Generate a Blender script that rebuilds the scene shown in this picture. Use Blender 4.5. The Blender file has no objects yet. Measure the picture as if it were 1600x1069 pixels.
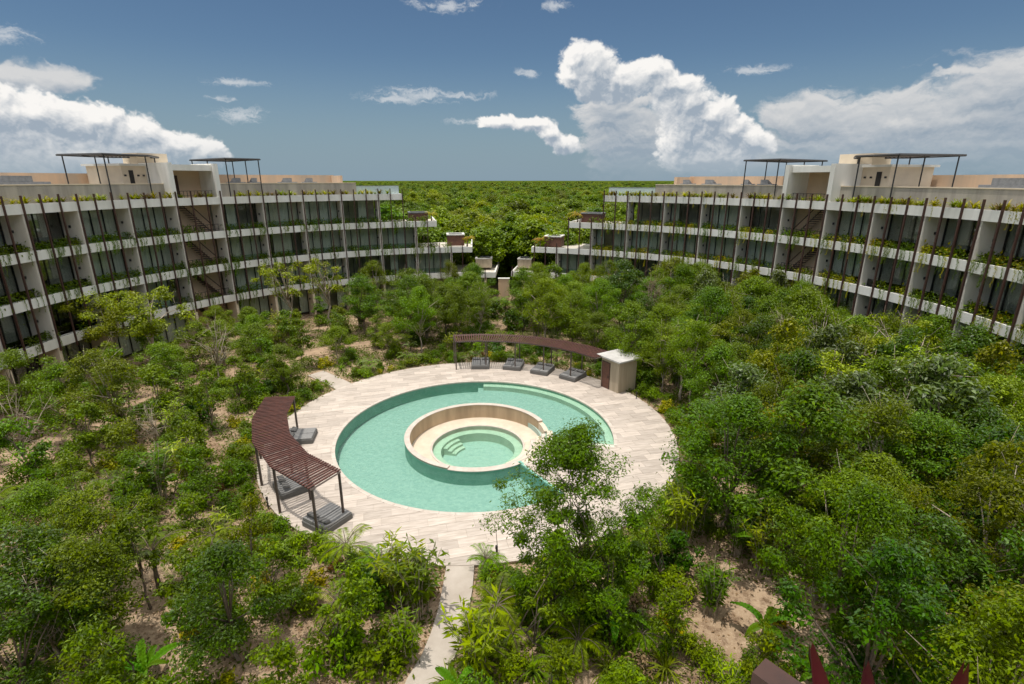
import bpy, math, random
import numpy as np
from math import radians as RAD, sin, cos, pi, atan2, hypot

SC = bpy.context.scene
COL = SC.collection
rnd = random.Random(7)

# ------------------------------------------------------------------ camera, sky, sun, exposure
CAM_H, FPX, PITCH = 16.0, 820.0, 17.1788
cam = bpy.data.cameras.new('camera')
cam.sensor_width = 36.0
cam.lens = 36.0 * FPX / 1600.0
cam.clip_start, cam.clip_end = 0.05, 30000.0
cam_o = bpy.data.objects.new('camera', cam)
COL.objects.link(cam_o)
cam_o.location = (0, 0, CAM_H)
cam_o.rotation_euler = (RAD(90 - PITCH), 0, 0)
SC.camera = cam_o

SUN_DIR = np.array([-0.13, -0.10, 0.98]); SUN_DIR /= np.linalg.norm(SUN_DIR)
SUN_EL = math.asin(SUN_DIR[2]); SUN_AZ = atan2(SUN_DIR[0], SUN_DIR[1])
SKY_STRENGTH = 0.10

sun = bpy.data.lights.new('sun', 'SUN')
sun.energy = 2.5
sun.angle = RAD(0.55)
sun.color = (1.0, 0.955, 0.88)
sun_o = bpy.data.objects.new('sun', sun)
COL.objects.link(sun_o)
sun_o.location = (0, 0, 60)
sun_o.rotation_euler = (pi/2 - SUN_EL, 0, pi - SUN_AZ)

SC.view_settings.view_transform = 'Standard'
SC.view_settings.look = 'None'
SC.view_settings.gamma = 1.0
SC.view_settings.use_curve_mapping = False
SC.view_settings.exposure = 0.46
SC.render.engine = 'CYCLES'
SC.cycles.use_denoising = True
SC.cycles.max_bounces = 8
SC.cycles.diffuse_bounces = 6
SC.cycles.transparent_max_bounces = 10
SC.cycles.caustics_reflective = False
SC.cycles.caustics_refractive = False

# ---- node helpers
class NT:
    def __init__(s, tree): s.t = tree; s.n = tree.nodes; s.l = tree.links
    def new(s, typ, **kw):
        n = s.n.new(typ)
        for k, v in kw.items(): setattr(n, k, v)
        return n
    def put(s, n, i, v):
        if isinstance(v, bpy.types.NodeSocket): s.l.new(v, n.inputs[i])
        elif v is not None: n.inputs[i].default_value = v
    def math(s, op, a=None, b=None, c=None, clamp=False):
        n = s.new('ShaderNodeMath', operation=op); n.use_clamp = clamp
        for i, v in enumerate((a, b, c)):
            if v is not None: s.put(n, i, v)
        return n.outputs[0]
    def vec(s, op, a=None, b=None):
        n = s.new('ShaderNodeVectorMath', operation=op)
        for i, v in enumerate((a, b)):
            if v is not None: s.put(n, i, v)
        return n.outputs['Value'] if op in ('LENGTH', 'DOT_PRODUCT') else n.outputs[0]
    def noise(s, v, scale, detail=4, rough=.55, dist=0):
        n = s.new('ShaderNodeTexNoise')
        if v is not None: s.put(n, 'Vector', v)
        n.inputs['Scale'].default_value = scale; n.inputs['Detail'].default_value = detail
        n.inputs['Roughness'].default_value = rough; n.inputs['Distortion'].default_value = dist
        return n
    def mix(s, f, a, b):
        n = s.new('ShaderNodeMix', data_type='RGBA')
        s.put(n, 0, f); s.put(n, 6, a); s.put(n, 7, b)
        return n.outputs[2]
    def mrange(s, v, a, b, c=0., d=1., smooth=False):
        n = s.new('ShaderNodeMapRange')
        if smooth: n.interpolation_type = 'SMOOTHSTEP'
        s.put(n, 0, v)
        for i, x in enumerate((a, b, c, d)): n.inputs[i+1].default_value = x
        return n.outputs[0]

# ---- world: physical sky with cumulus and anvil clouds all the way round
world = bpy.data.worlds.new('World'); SC.world = world; world.use_nodes = True
w = NT(world.node_tree); w.n.clear()
sky = w.new('ShaderNodeTexSky', sky_type='NISHITA')
sky.sun_disc = False; sky.sun_elevation = SUN_EL; sky.sun_rotation = SUN_AZ
sky.altitude = 0; sky.air_density = 1.0; sky.dust_density = .25; sky.ozone_density = 2.5
CRISP = [  # azimuth, elevation, radius az, radius el (degrees)
 (6.6,10.9,2.0,1.7),(8.4,10.2,2.4,1.9),(10.6,9.0,2.4,1.8),(13.2,9.4,2.2,1.7),(15.6,8.4,2.4,1.7),(17.0,6.8,2.6,2.2),(19.6,5.6,2.4,2.0),
 (21.8,4.2,2.0,1.7),(23.2,3.2,2.0,1.5),(17.6,4.0,3.2,3.0),(19.5,2.0,4.5,2.0),(8.0,8.8,1.8,1.6),
 (-1.5,5.6,2.6,.55),(1.8,5.3,2.4,.75),(3.6,4.3,1.4,.9),(5.2,3.4,1.9,1.0),(6.0,9.6,1.6,1.1),
 (-45,4.5,7,3.2),(-39.6,4.8,3.2,1.9),(-36.4,4.4,3.2,1.9),(-33.4,3.7,2.6,1.6),(-30.8,2.6,2.6,1.5),(-28.2,2.2,1.8,1.2),(-36,1.4,8,2.2),(-52,3.2,5,2.8)]
SOFT = [
 (46,4.0,12,5.0),(34,4.2,8,3.2),(27.5,5.2,3.8,2.4),(42,7.0,7,2.4),(52,5,6,4),(30,1.5,10,3.0),(12.0,4.2,5.0,4.6),(18,0.8,9,2.4),(9.8,6.4,3.2,3.6),
 (-40.6,7.4,4.0,1.1),(-37.8,7.4,2.2,1.0),(-46,1.0,16,2.2)]
WISP = [(-9.3,7.9,5.2,.7),(-6.0,8.0,4.4,.6),(-12,7.5,3.4,.45),(-25.3,5.6,2.9,.75),(-25.0,8.3,3.2,.35),(-26.4,7.0,1.4,.3),(3.9,15.5,1.9,.6),(-41,9.9,2.0,.9),(22.4,9.4,3.4,.45),(1.2,9.9,1.8,.45),(-4.0,5.6,3.0,.5),(-6.5,15.4,4.5,.6)]
def make_clouds():
    """cumulus and anvil clouds over 120 degrees of azimuth and 25 of elevation, lit from above; returns RGBA"""
    W, H = 2000, 420
    az, el = np.meshgrid(-60+120*(np.arange(W)+.5)/W, -1+25*(np.arange(H)+.5)/H)
    def vnoise(x, y, seed):
        xi = np.floor(x).astype(np.int64); yi = np.floor(y).astype(np.int64); fx = x-xi; fy = y-yi
        fx = fx*fx*fx*(fx*(fx*6-15)+10); fy = fy*fy*fy*(fy*(fy*6-15)+10)
        t = np.random.default_rng(seed).random((256, 256))
        g = lambda i, j: t[i & 255, j & 255]
        return (g(xi,yi)*(1-fx)+g(xi+1,yi)*fx)*(1-fy)+(g(xi,yi+1)*(1-fx)+g(xi+1,yi+1)*fx)*fy
    def fbm(x, y, seed, o=6, r=.52):
        s = 0; a = 1; n = 0
        for k in range(o): s = s+a*vnoise(x*2**k, y*2**k, seed+k); n += a; a *= r
        return s/n-.5
    def worley(x, y, seed):
        xi = np.floor(x).astype(np.int64); yi = np.floor(y).astype(np.int64); rg = np.random.default_rng(seed); tx = rg.random((256,256)); ty = rg.random((256,256)); d = np.full(x.shape, 9.)
        for i in (-1,0,1):
            for j in (-1,0,1):
                a = (xi+i) & 255; b = (yi+j) & 255
                d = np.minimum(d, (xi+i+tx[a,b]-x)**2+(yi+j+ty[a,b]-y)**2)
        return 1-np.sqrt(d)
    wx = fbm(az*.3, el*.4, 1)*3.2+fbm(az*1.6, el*1.9, 3)*.9; wy = fbm(az*.3, el*.4, 11)*2.2+fbm(az*1.6, el*1.9, 13)*.7
    ax, ay = az+wx, el+wy
    def field(blobs, X, Y, k=.16):
        s = 0
        for (a, e, ra, re) in blobs: s = s+np.exp((1-np.hypot((X-a)/ra, (Y-e)/re))/k)
        return k*np.log(s+1e-9)
    ss = lambda v, a, b: (lambda t: t*t*(3-2*t))(np.clip((v-a)/(b-a), 0, 1))
    def up(D, n, dx, dy):
        s = 0
        for i in range(1, n+1): s = s+np.clip(np.roll(np.roll(D, -int(dy*i), 0), int(dx*i), 1), 0, .5)
        return s/n
    puff = .50*worley(ax*.55, ay*.62, 21)+.28*worley(ax*1.25, ay*1.4, 22)+.16*worley(ax*2.8, ay*3.0, 23)+.08*worley(ax*6, ay*6.4, 24)
    det = fbm(az*1.1, el*1.3, 31, 7, .6)
    # --- cumulus
    D1 = field(CRISP, az+wx*.5, el+wy*.5)+(puff-.55)*.62+det*.22
    a1 = ss(D1, -.03, .16+.22*np.clip(fbm(az*.5, el*.5, 41)+.5, 0, 1))
    occ = up(D1, 12, 2, 4); relief = D1-np.roll(np.roll(D1, -7, 0), 4, 1)
    lit1 = np.clip(.95-1.55*occ+relief*1.5, 0, 1.1)
    # --- anvils and wisps
    st = fbm(ax*.35, ay*1.5, 51, 7, .58)
    D2 = field(SOFT, az+wx*.9, el+wy*.55, .22)+st*.75
    a2 = ss(D2, -.02, .42)*.9
    occ2 = up(D2, 10, 2, 6); relief2 = D2-np.roll(D2, -8, 0)
    lit2 = np.clip(.86-1.35*occ2+relief2*.9, 0, 1)
    W3 = field(WISP, az+wx*.8, el+wy*.18, .25)+fbm(ax*.6, ay*3.0, 61, 7, .66)*2.1
    a3 = ss(W3, .05, 1.15)*.7
    mixc = lambda l, lo, hi: np.array(lo)*(1-l[...,None])+np.array(hi)*l[...,None]
    c1 = mixc(lit1, (.29,.345,.41), (.76,.748,.73)); c2 = mixc(lit2, (.265,.32,.385), (.60,.595,.59))
    c3 = np.broadcast_to(np.array((.58,.60,.62)), c1.shape)
    hz = ss(el, -.5, 4.5)[...,None]                  # the air thickens towards the horizon
    haze = np.array((.31,.375,.44))
    c1 = c1*(.45+.55*hz)+haze*(.55-.55*hz); c2 = c2*(.4+.6*hz)+haze*(.6-.6*hz)
    a1 = a1*(.35+.65*ss(el, .2, 3.2)); a2 = a2*(.25+.75*ss(el, .0, 3.5))
    A = .93*(1-ss(el, -.5, 12)); Cc = A[...,None]*np.array((.205,.285,.350))
    for a, c in ((a3, c3), (a2, c2), (a1, c1)):
        Cc = Cc*(1-a[...,None])+c*a[...,None]; A = A*(1-a)+a
    Cc = Cc/np.maximum(A, 1e-4)[...,None]
    return np.dstack([Cc, A]).astype(np.float32)

cl = make_clouds()
cimg = bpy.data.images.new('cloud_field', cl.shape[1], cl.shape[0], alpha=True, float_buffer=True)
cimg.colorspace_settings.name = 'Non-Color'; cimg.alpha_mode = 'CHANNEL_PACKED'
cimg.pixels.foreach_set(cl.ravel()); cimg.update()
tc = w.new('ShaderNodeTexCoord')
sep = w.new('ShaderNodeSeparateXYZ'); w.l.new(tc.outputs['Generated'], sep.inputs[0])
az = w.math('MULTIPLY', w.math('ARCTAN2', sep.outputs[0], sep.outputs[1]), 180/pi)
az = w.math('WRAP', az, 60.0, -60.0)
el = w.math('MULTIPLY', w.math('ARCSINE', sep.outputs[2]), 180/pi)
cmb = w.new('ShaderNodeCombineXYZ')
w.l.new(w.math('MULTIPLY_ADD', az, 1/120, .5), cmb.inputs[0]); w.l.new(w.math('MULTIPLY_ADD', el, 1/25, 1/25), cmb.inputs[1])
ti = w.new('ShaderNodeTexImage', image=cimg, extension='EXTEND'); w.l.new(cmb.outputs[0], ti.inputs[0])
cc = w.vec('MULTIPLY', ti.outputs[0], (0.858/SKY_STRENGTH,)*3)
skyc = w.mix(ti.outputs[1], w.vec('MULTIPLY', sky.outputs[0], (0.387, 0.447, 0.481)), cc)
# bright cloud cover added overhead, out of view, to lift the ambient light
upz = w.math('MAXIMUM', sep.outputs[2], .12)
pl = w.new('ShaderNodeCombineXYZ')
w.l.new(w.math('DIVIDE', sep.outputs[0], upz), pl.inputs[0]); w.l.new(w.math('DIVIDE', sep.outputs[1], upz), pl.inputs[1])
cn = w.noise(pl.outputs[0], 1.7, 5, .6)
cov = w.math('MULTIPLY', w.mrange(cn.outputs[0], .40, .54, 0, .95, True), w.mrange(el, 17, 30, 0, 1, True))
skyc = w.mix(cov, skyc, (1.25/SKY_STRENGTH, 1.23/SKY_STRENGTH, 1.19/SKY_STRENGTH, 1))
bg = w.new('ShaderNodeBackground'); w.l.new(skyc, bg.inputs[0]); bg.inputs[1].default_value = SKY_STRENGTH
wo = w.new('ShaderNodeOutputWorld'); w.l.new(bg.outputs[0], wo.inputs[0])

# ------------------------------------------------------------------ helpers
def at(px, py, z=0.0):
    """point at height z seen at photograph pixel (px, py)"""
    p = RAD(PITCH); u = (px-800)/FPX; v = (py-534.5)/FPX; d = sin(p)+v*cos(p)
    return ((CAM_H-z)*u/d, (CAM_H-z)*(cos(p)-v*sin(p))/d)

class MB:
    def __init__(s): s.v = []; s.f = []
    def add(s, vs, fs):
        o = len(s.v); s.v += [tuple(map(float, q)) for q in vs]; s.f += [tuple(i+o for i in f) for f in fs]; return s
    def box(s, x0, x1, y0, y1, z0, z1):
        return s.add([(x0,y0,z0),(x1,y0,z0),(x1,y1,z0),(x0,y1,z0),(x0,y0,z1),(x1,y0,z1),(x1,y1,z1),(x0,y1,z1)],
              [(3,2,1,0),(4,5,6,7),(0,1,5,4),(1,2,6,5),(2,3,7,6),(3,0,4,7)])
    def prism(s, poly, z0, z1):
        n = len(poly)
        return s.add([(x,y,z0) for x,y in poly]+[(x,y,z1) for x,y in poly],
              [tuple(range(n-1,-1,-1)), tuple(range(n,2*n))]+[(i,(i+1)%n,n+(i+1)%n,n+i) for i in range(n)])
    def ring(s, c, r0, r1, a0, a1, z0, z1, n):
        """annular block from angle a0 to a1 (degrees)"""
        full = abs(abs(a1-a0)-360) < 1e-6
        m = n if full else n+1
        vs = []
        for i in range(m):
            a = RAD(a0+(a1-a0)*i/n)
            for r, z in ((r0,z0),(r1,z0),(r1,z1),(r0,z1)): vs.append((c[0]+r*cos(a), c[1]+r*sin(a), z))
        fs = []
        for i in range(n):
            j = (i+1) % m
            for k in range(4):
                l = (k+1) % 4
                fs.append((i*4+k, i*4+l, j*4+l, j*4+k) if a1 < a0 else (i*4+k, j*4+k, j*4+l, i*4+l))
        if not full:
            fs += [(0,1,2,3), tuple(n*4+k for k in (3,2,1,0))]
        return s.add(vs, fs)
    def tube(s, pts, rad, n=6, cap=True):
        pts = [np.array(p, float) for p in pts]; vs = []; fs = []
        ref = None
        for i, p in enumerate(pts):
            t = pts[min(i+1, len(pts)-1)]-pts[max(i-1, 0)]; t /= np.linalg.norm(t)+1e-9
            if ref is None: ref = np.array([1,0,0.]) if abs(t[0]) < .8 else np.array([0,1.,0])
            u = np.cross(t, ref); u /= np.linalg.norm(u)+1e-9; ref = np.cross(u, t)
            r = rad[i] if hasattr(rad, '__len__') else rad
            for k in range(n):
                a = 2*pi*k/n; vs.append(p+r*(cos(a)*u+sin(a)*ref))
        for i in range(len(pts)-1):
            for k in range(n):
                l = (k+1) % n; fs.append((i*n+k, i*n+l, (i+1)*n+l, (i+1)*n+k))
        if cap: fs += [tuple(range(n-1,-1,-1)), tuple(range((len(pts)-1)*n, len(pts)*n))]
        return s.add(vs, fs)
    def mesh(s, name, smooth=False):
        m = bpy.data.meshes.new(name); m.from_pydata(s.v, [], s.f); m.update()
        if smooth: m.polygons.foreach_set('use_smooth', [True]*len(m.polygons))
        return m

def obj(name, mesh, m=None, parent=None, loc=None, rz=None, smooth=False):
    if isinstance(mesh, MB): mesh = mesh.mesh(name, smooth)
    if m is not None and len(mesh.materials) == 0: mesh.materials.append(m)
    o = bpy.data.objects.new(name, mesh); COL.objects.link(o)
    if parent is not None: o.parent = parent
    if loc is not None: o.location = loc
    if rz is not None: o.rotation_euler = (0, 0, rz)
    return o
def tag(o, label, cat, group=None):
    o['label'] = label; o['category'] = cat
    if group: o['group'] = group
    return o
def struct(o): o['kind'] = 'structure'; return o
def thing(name, label, cat, loc=(0,0,0), rz=0.0, group=None):
    o = bpy.data.objects.new(name, None); COL.objects.link(o)
    o.empty_display_size = .3
    o.location = loc; o.rotation_euler = (0, 0, rz)
    return tag(o, label, cat, group)

# ------------------------------------------------------------------ materials
MATS = {}
def mat(name, col, rough=.7, col2=None, nscale=3., detail=5, bump=0., bscale=None, spec=.3, metal=0., streak=False, lo=.35, hi=.65):
    m = bpy.data.materials.new(name); m.use_nodes = True
    q = NT(m.node_tree); b = q.n['Principled BSDF']
    b.inputs['Roughness'].default_value = rough; b.inputs['Metallic'].default_value = metal
    b.inputs['Specular IOR Level'].default_value = spec
    c = (*col, 1)
    tcx = q.new('ShaderNodeTexCoord').outputs['Object']
    if col2 is not None:
        v = tcx
        if streak: v = q.vec('MULTIPLY', tcx, (1, 1, .12))
        nz = q.noise(v, nscale, detail, .6)
        f = q.mrange(nz.outputs[0], lo, hi)
        q.l.new(q.mix(f, c, (*col2, 1)), b.inputs['Base Color'])
    else: b.inputs['Base Color'].default_value = c
    if bump:
        nb = q.noise(tcx, bscale or nscale*6, 4, .6)
        bp = q.new('ShaderNodeBump'); bp.inputs['Strength'].default_value = bump; bp.inputs['Distance'].default_value = .02
        q.l.new(nb.outputs[0], bp.inputs['Height']); q.l.new(bp.outputs[0], b.inputs['Normal'])
    MATS[name] = m
    return m
def leafmat(name, col, col2, trans=.38, gloss=.06, rough=.5):
    """leaf colour varies from leaf to leaf and from plant to plant"""
    m = bpy.data.materials.new(name); m.use_nodes = True
    q = NT(m.node_tree); q.n.remove(q.n['Principled BSDF']); out = q.n['Material Output']
    geo = q.new('ShaderNodeNewGeometry'); oi = q.new('ShaderNodeObjectInfo')
    nz = q.noise(q.new('ShaderNodeTexCoord').outputs['Object'], .9, 2)
    f = q.math('MULTIPLY_ADD', geo.outputs['Random Per Island'], .55, q.math('MULTIPLY_ADD', nz.outputs[0], .8, -.28), clamp=True)
    c = q.mix(f, (*col, 1), (*col2, 1))
    hs = q.new('ShaderNodeHueSaturation'); q.l.new(c, hs.inputs['Color']); hs.inputs['Saturation'].default_value = 1.08
    q.l.new(q.math('MULTIPLY_ADD', oi.outputs['Random'], .040, .476), hs.inputs['Hue'])
    q.l.new(q.math('MULTIPLY_ADD', q.math('FRACT', q.math('MULTIPLY', oi.outputs['Random'], 7.3)), .5, .95), hs.inputs['Value'])
    c = hs.outputs[0]
    lv = q.math('MULTIPLY_ADD', q.math('FRACT', q.math('MULTIPLY', geo.outputs['Random Per Island'], 13.7)), .9, .55)  # wide per-leaf brightness spread paints in highlight and shadow contrast
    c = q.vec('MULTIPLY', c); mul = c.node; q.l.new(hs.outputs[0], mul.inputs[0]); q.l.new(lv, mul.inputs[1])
    d = q.new('ShaderNodeBsdfDiffuse'); q.l.new(c, d.inputs[0])
    t = q.new('ShaderNodeBsdfTranslucent')
    tint = q.mix(.5, c, (.24, .32, .004, 1)); q.l.new(tint, t.inputs[0])
    g = q.new('ShaderNodeBsdfGlossy'); g.inputs['Roughness'].default_value = rough
    mx = q.new('ShaderNodeMixShader'); mx.inputs[0].default_value = trans
    q.l.new(d.outputs[0], mx.inputs[1]); q.l.new(t.outputs[0], mx.inputs[2])
    fr = q.new('ShaderNodeFresnel'); fr.inputs['IOR'].default_value = 1.42
    m2 = q.new('ShaderNodeMixShader'); q.l.new(q.math('MULTIPLY', fr.outputs[0], gloss), m2.inputs[0])
    q.l.new(mx.outputs[0], m2.inputs[1]); q.l.new(g.outputs[0], m2.inputs[2])
    q.l.new(m2.outputs[0], out.inputs[0])
    MATS[name] = m
    return m

M_white = mat('white_render', (.84,.79,.71), .8, (.74,.69,.61), 1.3, bump=.1, streak=True)
M_fascia = mat('fascia_white', (.85,.83,.78), .8, (.70,.68,.62), .9, bump=.08, streak=True)
M_cream = mat('cream_stucco', (.76,.64,.48), .85, (.68,.57,.43), .8, bump=.15)
M_tan = mat('tan_stucco', (.66,.45,.29), .9, (.48,.37,.27), .7, bump=.2, streak=True)
M_grey = mat('weathered_concrete', (.50,.45,.38), .9, (.32,.29,.25), 1.1, bump=.25, streak=True)
M_pinkwall = mat('pink_beige_wall', (.74,.55,.38), .85, (.66,.49,.34), .8, bump=.1)
M_floor = mat('balcony_floor', (.66,.60,.51), .7, (.56,.51,.43), 2)
M_brown = mat('brown_post', (.085,.042,.030), .55, (.055,.030,.024), 5)
M_steel = mat('dark_steel', (.035,.035,.036), .5)
M_bronze = mat('bronze_frame', (.028,.025,.023), .45)
M_soil = mat('soil', (.09,.06,.04), .95, (.05,.035,.025), 6)
M_room = mat('room_wall', (.50,.44,.36), .9, (.36,.32,.26), 1)
M_canopy = mat('canopy_slat', (.10,.075,.06), .7, (.07,.055,.045), 3)
M_hvac = mat('grey_metal', (.30,.30,.30), .5, (.22,.22,.22), 4, metal=.3)
M_slat = mat('red_brown_slat', (.115,.045,.033), .6, (.075,.034,.027), 3.5)
M_post = mat('pergola_post', (.10,.075,.062), .5)
M_wicker = mat('grey_wicker', (.17,.165,.155), .8, (.11,.105,.10), 30, bump=.5, bscale=60)
M_cush = mat('grey_cushion', (.25,.245,.235), .9, (.20,.195,.19), 8, bump=.2)
M_conc = mat('hut_concrete', (.50,.42,.31), .85, (.34,.28,.20), 1.2, bump=.2, streak=True)
M_roofw = mat('hut_roof', (.54,.52,.49), .8, (.43,.41,.385), 1.5, bump=.1)
M_door = mat('brown_door', (.16,.075,.05), .6, (.11,.055,.04), 4)
M_ring = mat('ring_wall_plaster', (.52,.395,.26), .8, (.36,.27,.175), 1.2, bump=.15, streak=True)
M_bench = mat('bench_plaster', (.66,.56,.44), .75, (.56,.47,.36), 1.2, bump=.1)
M_pool = mat('pool_plaster', (.41,.52,.46), .6, (.31,.43,.385), 5.0, 9, bump=.15)
M_tub = mat('tub_plaster', (.47,.585,.51), .6, (.37,.50,.44), 5.0, 9, bump=.15)
M_poolwall = mat('pool_wall_plaster', (.24,.46,.37), .6, (.17,.37,.29), 1.4, 8)
M_step = mat('pool_step_plaster', (.62,.68,.54), .6, (.52,.60,.47), 1.4, 6)
M_coping = mat('coping_stone', (.58,.51,.44), .7, (.48,.41,.35), 2, bump=.1)
M_joint = mat('deck_bed', (.42,.36,.30), .9)
M_path = mat('path_concrete', (.48,.42,.36), .85, (.39,.33,.275), .9, bump=.2)
M_bark = mat('grey_bark', (.22,.17,.125), .9, (.11,.085,.065), 6, bump=.5, bscale=14)
M_palebark = mat('pale_bark', (.50,.42,.33), .85, (.30,.24,.18), 5, bump=.3)
M_redbark = mat('reddish_bark', (.26,.135,.08), .7, (.15,.08,.05), 5, bump=.3)
M_twig = mat('dry_twig', (.30,.225,.16), .9, (.2,.15,.11), 8)
M_dirt = mat('trodden_dirt', (.44,.31,.20), .95, (.28,.19,.125), 1.1, 8, bump=.5, bscale=9)

# deck pavers: each stone its own tone
def paver_mat():
    m = bpy.data.materials.new('travertine'); m.use_nodes = True
    q = NT(m.node_tree); b = q.n['Principled BSDF']
    oi = q.new('ShaderNodeObjectInfo'); geo = q.new('ShaderNodeNewGeometry')
    tcx = q.new('ShaderNodeTexCoord').outputs['Object']
    rr = q.math('FRACT', q.math('ADD', oi.outputs['Random'], geo.outputs['Random Per Island']))
    rot = q.new('ShaderNodeVectorRotate'); rot.rotation_type = 'Z_AXIS'; q.l.new(tcx, rot.inputs['Vector']); rot.inputs['Angle'].default_value = -RAD(14)
    v = q.vec('MULTIPLY', rot.outputs[0], (.8, 6.0, 1))
    nz = q.noise(q.vec('ADD', v, None), 1.1, 7, .65)
    f = q.mrange(nz.outputs[0], .35, .68)
    c = q.mix(f, (.565,.49,.425,1), (.38,.32,.265,1))
    hs = q.new('ShaderNodeHueSaturation'); q.l.new(c, hs.inputs['Color'])
    q.l.new(q.math('MULTIPLY_ADD', rr, .28, .85), hs.inputs['Value'])
    q.l.new(hs.outputs[0], b.inputs['Base Color']); b.inputs['Roughness'].default_value = .65
    b.inputs['Specular IOR Level'].default_value = .25
    return m
M_paver = paver_mat()

def ground_mat():
    m = bpy.data.materials.new('sandy_soil'); m.use_nodes = True
    q = NT(m.node_tree); b = q.n['Principled BSDF']
    tcx = q.new('ShaderNodeTexCoord').outputs['Object']
    n1 = q.noise(tcx, .22, 5, .6); n2 = q.noise(tcx, 2.4, 7, .65); n3 = q.noise(tcx, 17., 4, .7)
    c = q.mix(q.mrange(n1.outputs[0], .38, .62), (.46,.335,.225,1), (.27,.185,.115,1))
    c = q.mix(q.mrange(n2.outputs[0], .47, .66), c, (.16,.10,.06,1))
    c = q.mix(q.mrange(n3.outputs[0], .55, .72), c, (.56,.44,.32,1))
    # away from the courtyard the ground is covered in low green growth
    sx = q.new('ShaderNodeSeparateXYZ'); q.l.new(tcx, sx.inputs[0])
    r = q.vec('LENGTH', q.vec('MULTIPLY', tcx, (1,1,0)))
    c = q.mix(q.mrange(r, 70, 100), c, (.05,.08,.02,1))
    q.l.new(c, b.inputs['Base Color']); b.inputs['Roughness'].default_value = .95
    b.inputs['Specular IOR Level'].default_value = .1
    bp = q.new('ShaderNodeBump'); bp.inputs['Strength'].default_value = .8; bp.inputs['Distance'].default_value = .05
    q.l.new(n2.outputs[0], bp.inputs['Height']); q.l.new(bp.outputs[0], b.inputs['Normal'])
    return m
M_ground = ground_mat()

def glass_mat(name, tint, refl=1.0, rough=.02):
    m = bpy.data.materials.new(name); m.use_nodes = True
    q = NT(m.node_tree); q.n.remove(q.n['Principled BSDF']); out = q.n['Material Output']
    t = q.new('ShaderNodeBsdfTransparent'); t.inputs[0].default_value = (*tint, 1)
    g = q.new('ShaderNodeBsdfGlossy'); g.inputs['Roughness'].default_value = rough
    fr = q.new('ShaderNodeFresnel'); fr.inputs['IOR'].default_value = 1.5
    mx = q.new('ShaderNodeMixShader'); q.l.new(q.math('MULTIPLY', fr.outputs[0], refl, clamp=True), mx.inputs[0])
    q.l.new(t.outputs[0], mx.inputs[1]); q.l.new(g.outputs[0], mx.inputs[2]); q.l.new(mx.outputs[0], out.inputs[0])
    return m
M_glass = glass_mat('window_glass', (.90,.93,.91), .75)
M_rail = glass_mat('balustrade_glass', (.80,.90,.90), 2.2)
def frosted():
    m = bpy.data.materials.new('frosted_glass'); m.use_nodes = True
    q = NT(m.node_tree); q.n.remove(q.n['Principled BSDF']); out = q.n['Material Output']
    t = q.new('ShaderNodeBsdfTransparent'); t.inputs[0].default_value = (.85,.93,.93,1)
    d = q.new('ShaderNodeBsdfDiffuse'); d.inputs[0].default_value = (.72,.80,.82,1)
    mx = q.new('ShaderNodeMixShader'); mx.inputs[0].default_value = .62
    q.l.new(t.outputs[0], mx.inputs[1]); q.l.new(d.outputs[0], mx.inputs[2]); q.l.new(mx.outputs[0], out.inputs[0])
    return m
M_frost = frosted()
def water_mat(name, tint):
    m = bpy.data.materials.new(name); m.use_nodes = True
    q = NT(m.node_tree); q.n.remove(q.n['Principled BSDF']); out = q.n['Material Output']
    t = q.new('ShaderNodeBsdfTransparent'); t.inputs[0].default_value = (*tint, 1)
    g = q.new('ShaderNodeBsdfGlossy'); g.inputs['Roughness'].default_value = .06
    tcx = q.new('ShaderNodeTexCoord').outputs['Object']
    n1 = q.noise(tcx, 2.2, 4, .6, .6); n2 = q.noise(tcx, 9., 3, .6, .3)
    h = q.math('MULTIPLY_ADD', n2.outputs[0], .35, n1.outputs[0])
    bp = q.new('ShaderNodeBump'); bp.inputs['Strength'].default_value = .8; bp.inputs['Distance'].default_value = .08
    q.l.new(h, bp.inputs['Height'])
    fr = q.new('ShaderNodeFresnel'); fr.inputs['IOR'].default_value = 1.333
    q.l.new(bp.outputs[0], fr.inputs['Normal']); q.l.new(bp.outputs[0], g.inputs['Normal'])
    mx = q.new('ShaderNodeMixShader'); q.l.new(fr.outputs[0], mx.inputs[0])
    q.l.new(t.outputs[0], mx.inputs[1]); q.l.new(g.outputs[0], mx.inputs[2]); q.l.new(mx.outputs[0], out.inputs[0])
    return m
M_water = water_mat('pool_water', (.78,.95,.90))
M_tubwater = water_mat('tub_water', (.78,.94,.88))
def curtain_mat():
    m = bpy.data.materials.new('curtain_cloth'); m.use_nodes = True
    q = NT(m.node_tree); b = q.n['Principled BSDF']
    oi = q.new('ShaderNodeObjectInfo')
    q.l.new(q.mix(oi.outputs['Random'], (.84,.79,.66,1), (.92,.92,.84,1)), b.inputs['Base Color']); b.inputs['Roughness'].default_value = .9
    return m
M_curtain = curtain_mat()

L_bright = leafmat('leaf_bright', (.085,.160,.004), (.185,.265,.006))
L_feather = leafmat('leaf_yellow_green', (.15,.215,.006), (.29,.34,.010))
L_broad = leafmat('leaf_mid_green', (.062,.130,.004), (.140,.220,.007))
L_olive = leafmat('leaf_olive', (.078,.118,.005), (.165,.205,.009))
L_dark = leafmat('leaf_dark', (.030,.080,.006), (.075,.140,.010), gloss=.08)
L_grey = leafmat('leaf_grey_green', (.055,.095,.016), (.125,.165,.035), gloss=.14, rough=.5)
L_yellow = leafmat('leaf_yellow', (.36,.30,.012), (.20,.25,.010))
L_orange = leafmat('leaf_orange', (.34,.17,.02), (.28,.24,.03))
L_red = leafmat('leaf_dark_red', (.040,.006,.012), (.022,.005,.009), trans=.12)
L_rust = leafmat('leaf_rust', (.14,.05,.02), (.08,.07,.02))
L_dry = leafmat('leaf_dry', (.20,.135,.075), (.13,.095,.06), trans=.2)
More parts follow.
